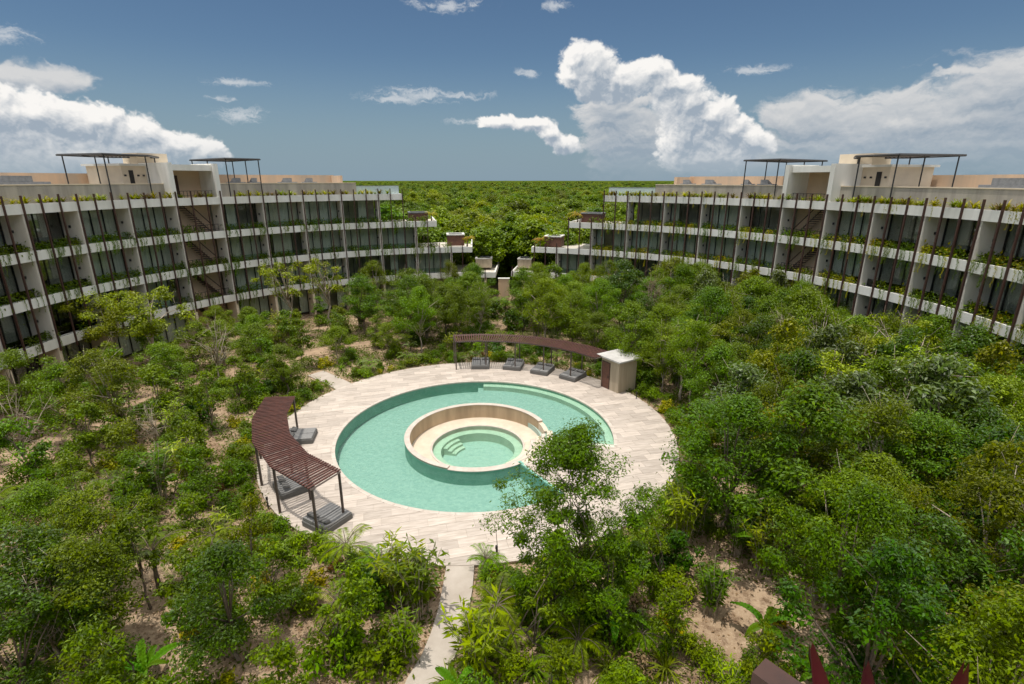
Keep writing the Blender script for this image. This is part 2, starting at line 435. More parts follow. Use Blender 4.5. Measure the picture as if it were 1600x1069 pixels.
L_banana = leafmat('leaf_banana', (.045,.12,.010), (.085,.17,.014), trans=.4, gloss=.3)
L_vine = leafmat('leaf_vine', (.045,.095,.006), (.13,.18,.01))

# ------------------------------------------------------------------ layout constants
POOL = (-2.35, 31.6); RP = 9.0
DECK = (-2.6, 32.1); RD = 13.25
RINGC = (-2.27, 31.3)
CL, RL, ZL = (-3.24, 37.76), 32.44, 14.31
CR, RR_, ZR = (-6.27, 35.40), 37.28, 14.12
STOREY = 3.4
PATHW = [(-2.27,19.6),(-2.28,17.7),(-2.12,16.3),(-2.33,15.1),(-2.65,14.2),(-2.88,13.3),(-3.4,11.5),(-4.2,9.0)]
DIRT = [at(-60,800), at(30,735), at(75,690), at(150,668), at(200,636), at(260,607), at(330,592), at(420,566), at(520,545), at(620,530)]
WEST = [(-11.6,37.6),(-13.0,38.9),(-14.6,40.6),(-17.0,42.6)]
def dist_poly(x, y, pts):
    b = 1e9
    for (x0,y0),(x1,y1) in zip(pts, pts[1:]):
        dx, dy = x1-x0, y1-y0; t = max(0, min(1, ((x-x0)*dx+(y-y0)*dy)/(dx*dx+dy*dy)))
        b = min(b, hypot(x-x0-t*dx, y-y0-t*dy))
    return b
def gz(x, y):
    return -.09+.05*(sin(x*.9+1.3*sin(y*.5))*cos(y*.8+.7*sin(x*.6)))

# ------------------------------------------------------------------ ground
def build_ground():
    rs = [12.0,12.6,13.4,14.2,15,16,17,18,19,20,21.5,23,25,27,29,31,34,38,43,50,60,80,120,200,400,900,2500,9000]
    n = 144; vs = []; fs = []
    for r in rs:
        for i in range(n):
            a = 2*pi*i/n; x = POOL[0]+r*cos(a); y = POOL[1]+r*sin(a)
            vs.append((x, y, gz(x,y) if 13 < r < 100 else (-.12 if r < 100 else -.1)))
    for j in range(len(rs)-1):
        for i in range(n): k = (i+1) % n; fs.append((j*n+i, (j+1)*n+i, (j+1)*n+k, j*n+k))
    struct(obj('ground', MB().add(vs, fs), M_ground, smooth=True))
build_ground()
def strip(name, pts, hw, z, m, thick=.12, jag=0.0, step=.8):
    # resample, offset and extrude
    P2 = [np.array(p, float) for p in pts]; out = []
    for a, b in zip(P2, P2[1:]):
        k = max(1, int(np.linalg.norm(b-a)/step))
        out += [a+(b-a)*i/k for i in range(k)]
    out.append(P2[-1])
    for _ in range(2): out = [out[0]]+[(out[i-1]+2*out[i]+out[i+1])/4 for i in range(1, len(out)-1)]+[out[-1]]
    L, R = [], []
    for i, p in enumerate(out):
        t = out[min(i+1, len(out)-1)]-out[max(i-1, 0)]; t /= np.linalg.norm(t); nrm = np.array([-t[1], t[0]])
        L.append(p+nrm*(hw+rnd.uniform(-jag, jag))); R.append(p-nrm*(hw+rnd.uniform(-jag, jag)))
    vs = []; fs = []
    for l, r in zip(L, R): vs += [(l[0],l[1],z),(r[0],r[1],z),(r[0],r[1],z-thick),(l[0],l[1],z-thick)]
    for i in range(len(L)-1):
        for k in range(4): fs.append((i*4+k, i*4+(k+1)%4, i*4+4+(k+1)%4, i*4+4+k))
    fs += [(0,3,2,1), tuple(len(vs)-4+k for k in range(4))]
    return struct(obj(name, MB().add(vs, fs), m))
strip('concrete_path', PATHW, .62, .03, M_path, .2, .05)
strip('stone_path', WEST, .75, .028, M_path, .2, .05)
strip('dirt_path', DIRT, 1.15, .0, M_dirt, .2, .3)

# ------------------------------------------------------------------ pool deck with pavers
W0, W1 = -56.0, -13.0          # dry wedge between the two pool ends
def clip(poly, n, d):          # keep n.p <= d
    out = []
    for i in range(len(poly)):
        a, b = poly[i], poly[(i+1) % len(poly)]
        da, db = n[0]*a[0]+n[1]*a[1]-d, n[0]*b[0]+n[1]*b[1]-d
        if da <= 0: out.append(a)
        if (da < 0 < db) or (db < 0 < da):
            t = da/(da-db); out.append((a[0]+t*(b[0]-a[0]), a[1]+t*(b[1]-a[1])))
    return out if len(out) >= 3 else []
def area(p): return .5*abs(sum(p[i][0]*p[(i+1)%len(p)][1]-p[(i+1)%len(p)][0]*p[i][1] for i in range(len(p))))
def tang(poly, c, r, keep_in):
    if not poly: return []
    ks = [(sum(q[0] for q in poly)/len(poly), sum(q[1] for q in poly)/len(poly))]
    k = ks[0]; a = atan2(k[1]-c[1], k[0]-c[0]); n = (cos(a), sin(a)); d = n[0]*c[0]+n[1]*c[1]+r
    return clip(poly, n, d) if keep_in else clip(poly, (-n[0], -n[1]), -d)
def build_deck():
    vs = []; fs = []; n = 180
    def rout(a):
        dx, dy = POOL[0]-DECK[0], POOL[1]-DECK[1]; b = dx*cos(a)+dy*sin(a); c = dx*dx+dy*dy-RD*RD
        return -b+math.sqrt(b*b-c)
    for i in range(n):
        a = 2*pi*i/n
        deg = (math.degrees(a)+180) % 360-180
        ri = 4.75 if W0+.5 < deg < W1-.5 else RP+.02
        ro = rout(a)-.03
        for r, z in ((ri,.028),(ro,.028),(ro,-.3),(ri,-.3)): vs.append((POOL[0]+r*cos(a), POOL[1]+r*sin(a), z))
    for i in range(n):
        j = (i+1) % n
        for k in range(3): fs.append((i*4+k, j*4+k, j*4+(k+1)%4, i*4+(k+1)%4)[::-1])
    base = struct(obj('pool_deck', MB().add(vs, fs), M_joint))
    th = RAD(14); ux = (cos(th), sin(th)); uy = (-sin(th), cos(th)); L, Wd = 1.35, .62
    tiles = []
    for j in range(-26, 27):
        off = (j*.37) % 1.0*L
        for i in range(-13, 14):
            cx, cy = i*L+off, j*Wd
            g = .006
            pol = [(cx+g, cy+g), (cx+L-g, cy+g), (cx+L-g, cy+Wd-g), (cx+g, cy+Wd-g)]
            pol = [(DECK[0]+x*ux[0]+y*uy[0], DECK[1]+x*ux[1]+y*uy[1]) for x, y in pol]
            pol = tang(pol, DECK, RD, True)
            if not pol: continue
            pieces = []
            rs = [hypot(x-POOL[0], y-POOL[1]) for x, y in pol]
            A = tang(pol, POOL, RP+.18, False) if min(rs) < RP+.3 else pol
            kx = sum(q[0] for q in pol)/len(pol)-POOL[0]; ky = sum(q[1] for q in pol)/len(pol)-POOL[1]
            deg = math.degrees(atan2(ky, kx))
            if A and area(A) > .01: pieces.append(A)
            if min(rs) < RP+.3:
                B = tang(pol, POOL, RP+.18, True)
                for ang, sg in ((W0+1.2, 1), (W1-1.2, -1)):
                    if B:
                        a = RAD(ang); nn = (sin(a)*sg, -cos(a)*sg); B = clip(B, nn, nn[0]*POOL[0]+nn[1]*POOL[1])
                if B and W0-20 < deg < W1+20:
                    B = tang(B, RINGC, 4.95, False)
                    if B and area(B) > .01: pieces.append(B)
            if not pieces: continue
            cxm = sum(q[0] for q in pieces[0])/len(pieces[0]); cym = sum(q[1] for q in pieces[0])/len(pieces[0])
            tiles.append((sum(map(area, pieces))/(cxm*cxm+cym*cym)**.75, pieces))
    tiles.sort(key=lambda t: -t[0])
    rest = MB()
    for k, (s_, pieces) in enumerate(tiles):
        mb = MB() if k < 296 else rest
        dz = rnd.uniform(-.003, .003)
        for p in pieces: mb.prism(p, .0, .05+dz)
        if k < 296: obj('paver', mb, M_paver, base)
    if rest.v:
        o = obj('pavers', rest, M_paver, base); o['kind'] = 'stuff'
    # coping stones round the pool edge
    a0, a1 = W1, 360+W0; n = 60
    for i in range(n):
        b0 = a0+(a1-a0)*i/n+.05; b1 = a0+(a1-a0)*(i+1)/n-.05
        obj('coping_stone', MB().ring(POOL, RP-.03, RP+.19, b0, b1, -.05, .056, 2), M_coping, base)
build_deck()

# ------------------------------------------------------------------ swimming pool with sunken hot tub
def build_pool():
    P_ = thing('swimming_pool', 'round turquoise pool curling round a sunken hot tub in the pale stone deck', 'swimming pool', (0,0,0))
    ZW = -.07
    a0, a1 = W1, 360+W0
    sh = 93.0
    obj('pool_floor', MB().ring(POOL, 4.3, RP+.05, sh, a1, -1.1, -.92, 90), M_pool, P_)
    o = obj('shallow_floor', MB().ring(POOL, 4.3, RP+.05, a0, sh, -1.1, -.56, 60), M_pool, P_)
    obj('pool_wall', MB().ring(POOL, RP, RP+.25, a0, a1, -1.1, .02, 150), M_poolwall, P_)
    for a in (a0, a1):
        r = RAD(a); sg = -1 if a == a0 else 1
        t = (-sin(r)*sg, cos(r)*sg)
        q = [(POOL[0]+4.8*cos(r), POOL[1]+4.8*sin(r)), (POOL[0]+(RP+.02)*cos(r), POOL[1]+(RP+.02)*sin(r))]
        q += [(q[1][0]+t[0]*.22, q[1][1]+t[1]*.22), (q[0][0]+t[0]*.22, q[0][1]+t[1]*.22)]
        obj('end_wall', MB().prism(q if sg == 1 else q[::-1], -1.1, .048), M_step if a == a0 else M_poolwall, P_)
    # seat step along the shallow side
    obj('pool_step', MB().ring(POOL, RP-.52, RP, a0, 90, -.9, -.22, 70), M_step, P_)
    obj('pool_step', MB().ring(POOL, 4.7, RP-.52, a0, a0+5, -.9, -.24, 8), M_step, P_)
    obj('pool_step', MB().ring(POOL, 4.7, RP-.52, a0+5, a0+9, -.9, -.40, 8), M_step, P_)
    # ring wall of the sunken lounge
    rw = obj('ring_wall', MB().ring(RINGC, 4.42, 4.72, 22, 252, -1.1, .07, 130), M_ring, P_)
    obj('ring_coping', MB().ring(RINGC, 4.40, 4.75, 22, 252, .07, .11, 130), M_coping, rw)
    rl = obj('low_ring_wall', MB().ring(RINGC, 4.46, 4.72, 252, 306, -1.1, -.02, 40), M_poolwall, P_)
    obj('ring_coping', MB().ring(RINGC, 4.30, 4.75, 252, 306, -.02, .02, 40), M_coping, rl)
    obj('ring_end_wall', MB().ring(RINGC, 4.42, 4.72, 5, 22, -1.1, -.02, 12), M_bench, P_)
    obj('ring_outer_face', MB().ring(RINGC, 4.72, 4.735, 22, 304, -1.05, .0, 150), M_poolwall, P_)
    obj('lounge_floor', MB().ring(RINGC, 3.12, 4.44, 0, 360, -1.3, -.93, 96), M_bench, P_)
    obj('tub_lip', MB().ring(RINGC, 3.0, 3.14, 0, 360, -1.9, -.90, 96), M_coping, P_)
    obj('tub_seat', MB().ring(RINGC, 2.45, 3.02, 0, 360, -1.95, -1.22, 96), M_step, P_)
    obj('tub_floor', MB().ring(RINGC, .01, 2.5, 0, 360, -2.05, -1.85, 72), M_tub, P_)
    # submerged steps at the back of the tub
    for k in range(3):
        obj('tub_step', MB().ring(RINGC, 2.45-.3*(k+1), 2.46-.3*k, 128, 168, -1.86, -1.22-.16*(k+1), 10), M_step, P_)
    # stair from the deck wedge down to the lounge
    for k in range(5):
        r1 = 4.95-.36*k
        obj('stair_tread', MB().ring(RINGC, r1-.36, r1, -54, 4, -1.1, .045-.19*(k+0), 24), M_coping if k % 2 else M_bench, P_)
    wt = MB().ring(POOL, 4.5, RP, a0, a1, ZW-.002, ZW, 180)
    # single sheet
    vs = []; fs = []; n = 180
    for i in range(n+1):
        a = RAD(a0+(a1-a0)*i/n)
        for k in range(9):
            r = 4.55+(RP+.02-4.55)*k/8; vs.append((POOL[0]+r*cos(a), POOL[1]+r*sin(a), ZW))
    for i in range(n):
        for k in range(8): fs.append((i*9+k, i*9+k+1, i*9+k+10, i*9+k+9))
    struct(obj('pool_water', MB().add(vs, fs), M_water))
    vs = [(RINGC[0], RINGC[1], -.98)]+[(RINGC[0]+3.05*cos(2*pi*i/64), RINGC[1]+3.05*sin(2*pi*i/64), -.98) for i in range(64)]
    struct(obj('hot_tub_water', MB().add(vs, [(0, 1+i, 1+(i+1)%64) for i in range(64)]), M_tubwater))
build_pool()

# ------------------------------------------------------------------ foliage meshes
def leaf_mesh(name, pos, nrm, size, m, ratio=.42, rng=None, axis=None, fold=.12):
    """one folded diamond per leaf"""
    n = len(pos)
    nrm = nrm/np.linalg.norm(nrm, axis=1, keepdims=True)
    if axis is None:
        r = rng.normal(size=(n,3)); t = r-(r*nrm).sum(1, keepdims=True)*nrm
    else: t = axis-(axis*nrm).sum(1, keepdims=True)*nrm
    t /= np.linalg.norm(t, axis=1, keepdims=True)+1e-9
    b = np.cross(nrm, t); s = size[:,None]
    v = np.empty((n,4,3))
    v[:,0] = pos; v[:,1] = pos+t*s*.5+b*s*ratio*.5+nrm*s*fold; v[:,2] = pos+t*s-nrm*s*fold*.6; v[:,3] = pos+t*s*.5-b*s*ratio*.5+nrm*s*fold
    return raw_mesh(name, v.reshape(-1,3), np.arange(n*4).reshape(n,4), m)
def raw_mesh(name, v, q, m):
    me = bpy.data.meshes.new(name); n = len(q)
    me.vertices.add(len(v)); me.vertices.foreach_set('co', np.asarray(v, np.float32).ravel())
    me.loops.add(n*4); me.loops.foreach_set('vertex_index', np.asarray(q, np.int32).ravel())
    me.polygons.add(n); me.polygons.foreach_set('loop_start', np.arange(0, n*4, 4, dtype=np.int32))
    me.polygons.foreach_set('loop_total', np.full(n, 4, np.int32))
    me.update(calc_edges=True); me.materials.append(m)
    return me
def clumps(rng, R, z0, z1, n, flat=0.0, lob=.6):
    """clump centres through the crown's volume, outline uneven"""
    ph = rng.uniform(0, 2*pi, 4); am = rng.uniform(.4, 1, 4)
    out = []
    while len(out) < n:
        a = rng.uniform(0, 2*pi); t = rng.uniform(0, 1)
        prof = math.sin(pi*(t**.75)*.88+.28) if not flat else (1-abs(t-.62)*.9)
        lobe = 1+lob*(am[0]*sin(2*a+ph[0])+am[1]*sin(3*a+ph[1]+3*t))*.6
        r = R*max(.1, prof)*lobe*math.sqrt(rng.uniform(.12, 1))
        out.append((r*cos(a), r*sin(a), z0+(z1-z0)*t))
    return np.array(out)
def crown_leaves(rng, cs, per, cr, size, up=.7, squash=.6):
    n = len(cs)*per
    cc = np.repeat(cs, per, 0)
    rr = np.repeat(rng.uniform(.45, 1.35, len(cs))*cr, per)[:,None]
    d = rng.normal(size=(n,3)); d /= np.linalg.norm(d, axis=1, keepdims=True)
    rad = rng.uniform(.15, 1, n)[:,None]**.5*np.where(rng.random(n) < .14, rng.uniform(1.1, 1.5, n), 1.0)[:,None]
    d2 = d*np.array([1,1,squash])
    pos = cc+d2*rr*rad
    nr = d*.5+np.array([0,0,up])+rng.normal(size=(n,3))*.45
    return pos, nr, rng.uniform(.65, 1.35, n)*size*np.repeat(rng.uniform(.75, 1.3, len(cs)), per)
def wobble(rng, a, b, k, amp):
    a = np.array(a, float); b = np.array(b, float); out = []
    for i in range(k+1):
        t = i/k; p = a+(b-a)*t
        if 0 < i < k: p = p+rng.normal(size=3)*amp*np.array([1,1,.4])
        out.append(p)
    return out
def tree_meshes(kind, seed, h, R, z0f, nclump, per, cr, size, leaf, bark, trunk_r, stems=1, flat=0., up=.7, limbs=9, ratio=.42, twigs=0):
    rng = np.random.default_rng(seed)
    cs = clumps(rng, R, h*z0f, h-cr*.5, nclump, flat)
    pos, nr, sz = crown_leaves(rng, cs, per, cr, size, up)
    cm = leaf_mesh('crown', pos, nr, sz, leaf, ratio, rng)
    mb = MB()
    for s in range(stems):
        bx, by = (0, 0) if stems == 1 else (rng.normal()*.28, rng.normal()*.28)
        tx, ty = bx+rng.normal()*.35+(0 if stems == 1 else bx*2.2), by+rng.normal()*.35+(0 if stems == 1 else by*2.2)
        fz = h*(z0f+.05)
        tp = wobble(rng, (bx, by, -.25), (tx, ty, fz), 5, .10)
        r = trunk_r*(1 if stems == 1 else .6)
        mb.tube(tp, [r*(1.25 if i == 0 else 1-.10*i) for i in range(6)], 7)
        pick = rng.permutation(len(cs))[:max(3, limbs//stems)]
        for k in pick:
            st = tp[int(rng.integers(3, 6))]
            end = cs[k]
            mid = (st+end)/2+np.array([0,0,.12*h*rng.uniform(.2, 1)])*.5+rng.normal(size=3)*.12
            mb.tube([st, mid, end], [r*.52, r*.30, r*.10], 5)
            for _ in range(twigs):
                e2 = end+rng.normal(size=3)*cr*.9
                mb.tube([mid*.35+end*.65, e2], [r*.16, r*.05], 4)
    tm = mb.mesh('trunk', True); tm.materials.append(bark)
    return tm, cm
SPEC = {}
def spec(kind, n, *a, **k):
    SPEC[kind] = [tree_meshes(kind, hash_seed(kind)+i, *a, **k) for i in range(n)]
def hash_seed(s): return sum((i+3)*ord(c) for i, c in enumerate(s)) % 9973
#            n  h    R    z0f  nclump per  cr   size leaf bark trunk_r
spec('bright', 3, 7.0, 2.7, .40, 54, 300, .70, .135, L_bright, M_palebark, .11, limbs=14, twigs=1)
spec('feather', 2, 7.5, 3.0, .52, 34, 170, .74, .19, L_feather, M_palebark, .13, flat=1, up=.9, twigs=1)
spec('broad', 3, 6.5, 2.5, .32, 52, 280, .66, .135, L_broad, M_bark, .11)
spec('olive', 3, 7.0, 2.6, .36, 48, 240, .70, .13, L_olive, M_palebark, .10, limbs=16, twigs=2)
spec('dark', 3, 7.5, 2.5, .26, 54, 210, .66, .16, L_dark, M_bark, .12, ratio=.46, limbs=12, twigs=1)
spec('grey', 2, 6.8, 2.4, .34, 42, 150, .68, .22, L_grey, M_palebark, .11, ratio=.36, limbs=14, twigs=2)
spec('sparse', 2, 8.5, 2.6, .55, 20, 110, .66, .18, L_feather, M_palebark, .13, flat=1, limbs=14, twigs=3)
spec('slender', 1, 8.6, 2.35, .20, 120, 240, .52, .125, L_broad, M_bark, .085, stems=4, limbs=24, ratio=.32)
spec('thin', 3, 4.5, 1.1, .34, 18, 120, .44, .15, L_olive, M_bark, .055, limbs=7)
spec('thingreen', 3, 4.4, 1.1, .34, 18, 120, .44, .16, L_broad, M_bark, .055, limbs=7)
spec('twig', 1, 7.5, 1.9, .30, 34, 26, .6, .12, L_dry, M_twig, .09, limbs=34, twigs=6)
spec('bare', 2, 6.0, 1.7, .42, 18, 5, .5, .12, L_dry, M_palebark, .075, limbs=18, twigs=5)
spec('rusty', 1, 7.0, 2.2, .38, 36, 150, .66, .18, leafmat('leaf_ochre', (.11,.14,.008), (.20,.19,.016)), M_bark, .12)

def put_tree(kind, x, y, h, label, group, wide=1.0, lean=0.):
    vs = SPEC[kind]; tm, cm = vs[rnd.randrange(len(vs))]
    base_h = max(v.co.z for v in cm.vertices) if 'hh' not in cm else cm['hh']
    cm['hh'] = base_h
    t = thing(kindname[kind], label, 'tree', (x, y, gz(x,y)-.02), rnd.uniform(0, 2*pi), group)
    s = h/base_h; t.scale = (s*wide, s*wide, s)
    t.rotation_euler[0] = RAD(lean)
    obj('trunk', tm, None, t); obj('crown', cm, None, t)
    return t
kindname = dict(bright='shade_tree', feather='feathery_tree', broad='broadleaf_tree', olive='olive_green_tree', dark='evergreen_tree', grey='grey_leaved_tree',
  sparse='sparse_tree', slender='slender_tree', thin='sapling', thingreen='sapling', twig='dry_tree', bare='bare_tree', rusty='ochre_tree')

# ------------------------------------------------------------------ apartment buildings
def pol(C, r, a): return (C[0]+r*cos(RAD(a)), C[1]+r*sin(RAD(a)))
class Frame:
    """local frame at angle a of a facade circle: u along the facade, v outwards (away from the courtyard)"""
    def __init__(s, C, a): s.C = C; s.a = a
def radial_block(mb, C, r0, r1, a, hw, z0, z1):
    n = (cos(RAD(a)), sin(RAD(a))); t = (-n[1], n[0])
    q = [(C[0]+r*n[0]+t[0]*h, C[1]+r*n[1]+t[1]*h) for r, h in ((r0,-hw),(r1,-hw),(r1,hw),(r0,hw))]
    return mb.prism(q, z0, z1)
def curtain_mesh(wd, h, seed):
    r = random.Random(seed); n = 40; vs = []; fs = []
    ph = r.uniform(0, 6)
    for i in range(n+1):
        x = -wd/2+wd*i/n; y = .05*sin(i*1.9+ph)+.02*sin(i*.7)
        vs += [(x, y, 0), (x, y, h)]
    for i in range(n): fs.append((2*i, 2*i+2, 2*i+3, 2*i+1))
    m = MB().add(vs, fs).mesh('curtain', True); m.materials.append(M_curtain); return m
SPIKES, VINES = [], []     # planter spots, filled with plants later
def build_block(C, R, ZT, sgn, fin0, dfin, ends, far, stair, where, sidename):
    """sgn -1: angles fall from `far` to the ends (west wing); +1: rise (east wing)"""
    B = thing('apartment_building', where, 'building', (C[0]+(R+5)*cos(RAD(stair)), C[1]+(R+5)*sin(RAD(stair)), 0))
    inv = -np.array(B.location)
    def part(name, mb, m, parent=None, smooth=False):
        o = obj(name, mb, m, parent or B, smooth=smooth)
        if parent is None or parent is B: o.location = inv
        return o
    DEP = 9.5
    lo = lambda a, b: (min(a, b), max(a, b))
    tops = [ZT-STOREY*k for k in range(4)]
    # slabs with planter fascia
    for k, zt in enumerate(tops):
        a0, a1 = lo(far, ends[k]); n = int((a1-a0)/1.3)
        fasc = part('slab_fascia', MB().ring(C, R, R+.16, a0, a1, zt-.72, zt, n), M_fascia)
        part('floor_slab', MB().ring(C, R+.16, R+DEP, a0, a1, zt-.70, zt-.42, n), M_floor)
        part('planter_soil', MB().ring(C, R+.16, R+.62, a0+.1, a1-.1, zt-.42, zt-.12, n), M_soil)
        part('planter_curb', MB().ring(C, R+.62, R+.70, a0+.1, a1-.1, zt-.42, zt-.06, n), M_fascia)
        # end return of the fascia
        e = ends[k]; d = .25/R*57.3*(-sgn)
        mb = MB(); radial_block(mb, C, R+.16, R+DEP, e+(d*.4 if sgn < 0 else d*.4), .09, zt-.715, zt-.003); part('slab_fascia', mb, M_fascia)
        s0 = math.ceil((a0-fin0)/(dfin/3)); s1 = math.floor((a1-fin0)/(dfin/3))
        for i in range(s0, s1+1):
            a = fin0+i*dfin/3
            for off in (.2, .5, .8):
                (SPIKES if k == 0 else VINES).append((C, R, a+off*dfin/3, zt-.1, k, sidename))
    n_all = range(-8, 26)
    fins = [fin0+i*dfin for i in n_all]
    WIN = {}
    glz = R+1.85
    chord = 2*glz*sin(RAD(dfin/2))-.26
    def window(a, z0, z1, seed):
        h = z1-z0; key = round(h, 2)
        if key not in WIN:
            f = MB()
            w2 = chord/2
            for zz in (0, h-.07): f.box(-w2, w2, -.05, .05, zz, zz+.07)
            npane = 4
            for i in range(npane+1):
                x = -w2+chord*i/npane; x = max(-w2+.035, min(w2-.035, x)); f.box(x-.035, x+.035, -.052, .052, .07, h-.07)
            fm = f.mesh('window'); fm.materials.append(M_bronze)
            pw = chord/npane-.07
            pm = MB().box(-pw/2, pw/2, -.012, .012, .07, h-.07).mesh('pane'); pm.materials.append(M_glass)
            cms = [curtain_mesh(pw*1.05, h-.1, s) for s in range(3)]
            cw = [curtain_mesh(pw*1.9, h-.1, s+9) for s in range(3)]
            WIN[key] = (fm, pm, cms, cw, npane)
        fm, pm, cms, cw, npane = WIN[key]
        r = random.Random(seed)
        p = pol(C, glz, a)
        wdw = obj('window', fm, None, B); wdw.location = (p[0]+inv[0], p[1]+inv[1], z0); wdw.rotation_euler = (0, 0, RAD(a)+pi/2)
        for i in range(npane):
            x = -chord/2+chord*(i+.5)/npane
            obj('pane', pm, None, wdw, (x, 0, 0))
        mode = r.random()
        for i in range(npane):
            x = -chord/2+chord*(i+.5)/npane
            if mode < .58 or (mode < .95 and r.random() < .6):
                obj('curtain', cms[r.randrange(3)], None, wdw, (x, -.16, .03))
    rail_posts = {}
    for k in range(4):
        zc = tops[k]-.72                       # ceiling
        zf = tops[k+1]-.42 if k < 3 else .15     # floor
        cutoff = ends[k]
        for i in n_all:
            a = fin0+i*dfin
            ok = (lambda t: min(far, cutoff)-.01 <= t <= max(far, cutoff)+.01)
            if ok(a):
                mb = MB(); radial_block(mb, C, R+.05, R+1.95, a, .13, zf if k < 3 else -.2, zc+.02); part('party_wall', mb, M_white if k < 3 else M_cream)
                # little wall lamp on the courtyard-facing side
                mb = MB(); n_ = (cos(RAD(a)), sin(RAD(a))); t_ = (-n_[1], n_[0]); sd = 1 if sgn < 0 else -1
                c0 = (C[0]+(R+1.1)*n_[0], C[1]+(R+1.1)*n_[1])
                for s2 in ((1,) if sgn < 0 else (-1,)):
                    q = [(c0[0]+n_[0]*x+t_[0]*y*s2, c0[1]+n_[1]*x+t_[1]*y*s2) for x, y in ((-.06,.10),(.06,.10),(.06,.24),(-.06,.24))]
                    mb.prism(q if s2 > 0 else q[::-1], zf+1.75, zf+1.95)
                part('wall_lamp', mb, M_steel)
            am = a+dfin/2
            lo_a, hi_a = a, a+dfin
            if not (ok(lo_a) and ok(hi_a)):
                # half bay at the terrace end
                if ok(lo_a) != ok(hi_a) and abs(am-cutoff) < dfin:
                    e_in = lo_a if ok(lo_a) else hi_a
                    mb = MB(); mb.ring(C, R+2.1, R+2.14, *lo(e_in, cutoff+sgn*-1.0 if False else (e_in+cutoff)/2), zf, zc, 4)
                    part('corner_glass', mb, M_glass)
                continue
            if stair-.5*dfin < am < stair+.5*dfin:
                # open stair bay
                mb = MB().ring(C, R+2.6, R+2.8, lo_a, hi_a, zf-.05, zc+.02, 5); part('stair_wall', mb, M_pinkwall)
                st = MB(); nst = 14
                for s_ in range(nst):
                    f = s_/nst; aa = lo_a+dfin*(.12+.62*f) if sgn < 0 else hi_a-dfin*(.12+.62*f)
                    radial_block(st, C, R+1.35, R+2.5, aa, .16, zf+(STOREY-.25)*f, zf+(STOREY-.25)*f+.05)
                part('stair_flight', st, M_brown)
                sr = MB()
                for dz in (0, .9):
                    p0 = pol(C, R+1.35, lo_a+dfin*.12 if sgn < 0 else hi_a-dfin*.12); p1 = pol(C, R+1.35, lo_a+dfin*.74 if sgn < 0 else hi_a-dfin*.74)
                    sr.tube([(*p0, zf+dz), (*p1, zf+dz+STOREY-.25)], .05, 5)
                part('stair_stringer', sr, M_brown)
                rl = MB()
                for dz in (.55, 1.05): rl.ring(C, R+.80, R+.84, lo_a+.4, hi_a-.4, zf+dz, zf+dz+.04, 6)
                for s_ in range(12):
                    radial_block(rl, C, R+.80, R+.84, lo_a+.5+(dfin-1)*s_/11, .015, zf, zf+1.08)
                part('stair_railing', rl, M_steel)
                continue
            window(am, zf, zc, int(am*31+k*17))
            rmk = part('room_wall', MB().ring(C, R+3.5, R+3.6, lo_a, hi_a, zf, zc, 2), M_room)
            if k < 3:
                part('glass_balustrade', MB().ring(C, R+.72, R+.735, lo_a+.25, hi_a-.25, zf, zf+1.0, 4), M_rail)
    # tall brown posts in front of the facade
    i0 = math.ceil((min(far, ends[3])-fin0)/(dfin/3)); i1 = math.floor((max(far, ends[3])-fin0)/(dfin/3))
    for i in range(i0, i1+1):
        a = fin0+i*dfin/3
        top = None
        for k in range(4):
            if min(far, ends[k])-.2 <= a <= max(far, ends[k])+.2: top = tops[k]; break
        if top is None: continue
        mb = MB(); radial_block(mb, C, R-.12, R+.0, a, .048 if sgn < 0 else .058, tops[3]-1.0, top+.62+rnd.uniform(-.05,.05)); part('brown_post', mb, M_brown)
    # roof: grey parapet, roof deck, back parapet
    step = -sgn
    gend = ends[0]-sgn*9.3         # grey wall stops here, a glass balustrade goes on
    a0, a1 = lo(far, gend)
    for p0, p1, rr0 in ((a0, stair-dfin/2, 1.45), (stair+dfin/2, a1, 1.45)):
        n = int((p1-p0)/1.5)
        part('roof', MB().ring(C, R+rr0, R+DEP, p0, p1, ZT-.41, ZT+1.22, n), M_roofw)
        part('roof_parapet', MB().ring(C, R+1.2, R+1.45, p0, p1, ZT-.42, ZT+1.28, n), M_grey)
        part('parapet_coping', MB().ring(C, R+1.15, R+1.52, p0, p1, ZT+1.28, ZT+1.36, n), M_cream)
    part('roof', MB().ring(C, R+3.4, R+DEP, stair-dfin/2, stair+dfin/2, ZT-.41, ZT+1.22, 5), M_roofw)
    n = int((a1-a0)/1.5)
    b0, b1 = lo(far, gend-sgn*1.5)
    part('back_parapet', MB().ring(C, R+DEP-.3, R+DEP, b0, b1, ZT+1.22, ZT+2.28, n), M_tan)
    part('end_parapet', MB().ring(C, R+4.2, R+DEP-.3, *lo(gend-sgn*1.5, gend-sgn*2.0), ZT+1.22, ZT+2.2, 1), M_tan)
    part('roof_balustrade', MB().ring(C, R+1.2, R+1.22, *lo(gend, ends[0]-sgn*.4), ZT-.42, ZT+.95, 8), M_frost)
    part('balustrade_rail', MB().ring(C, R+1.18, R+1.24, *lo(gend, ends[0]-sgn*.4), ZT+.95, ZT+1.0, 8), M_hvac)
    # stair tower
    s0, s1 = stair-dfin/2, stair+dfin/2
    out_a = s1 if sgn < 0 else s0               # side towards the long end of the wing
    for a in (s0, s1):
        mb = MB(); radial_block(mb, C, R+.06, R+4.6, a, .22, ZT-.42, ZT+3.25); part('tower_wall', mb, M_fascia)
    part('tower_roof', MB().ring(C, R+.45, R+4.6, s0+.4, s1-.4, ZT+2.55, ZT+3.1, 5), M_fascia)
    part('tower_back_wall', MB().ring(C, R+4.1, R+4.4, s0+.35, s1-.35, ZT+1.22, ZT+2.56, 4), M_cream)
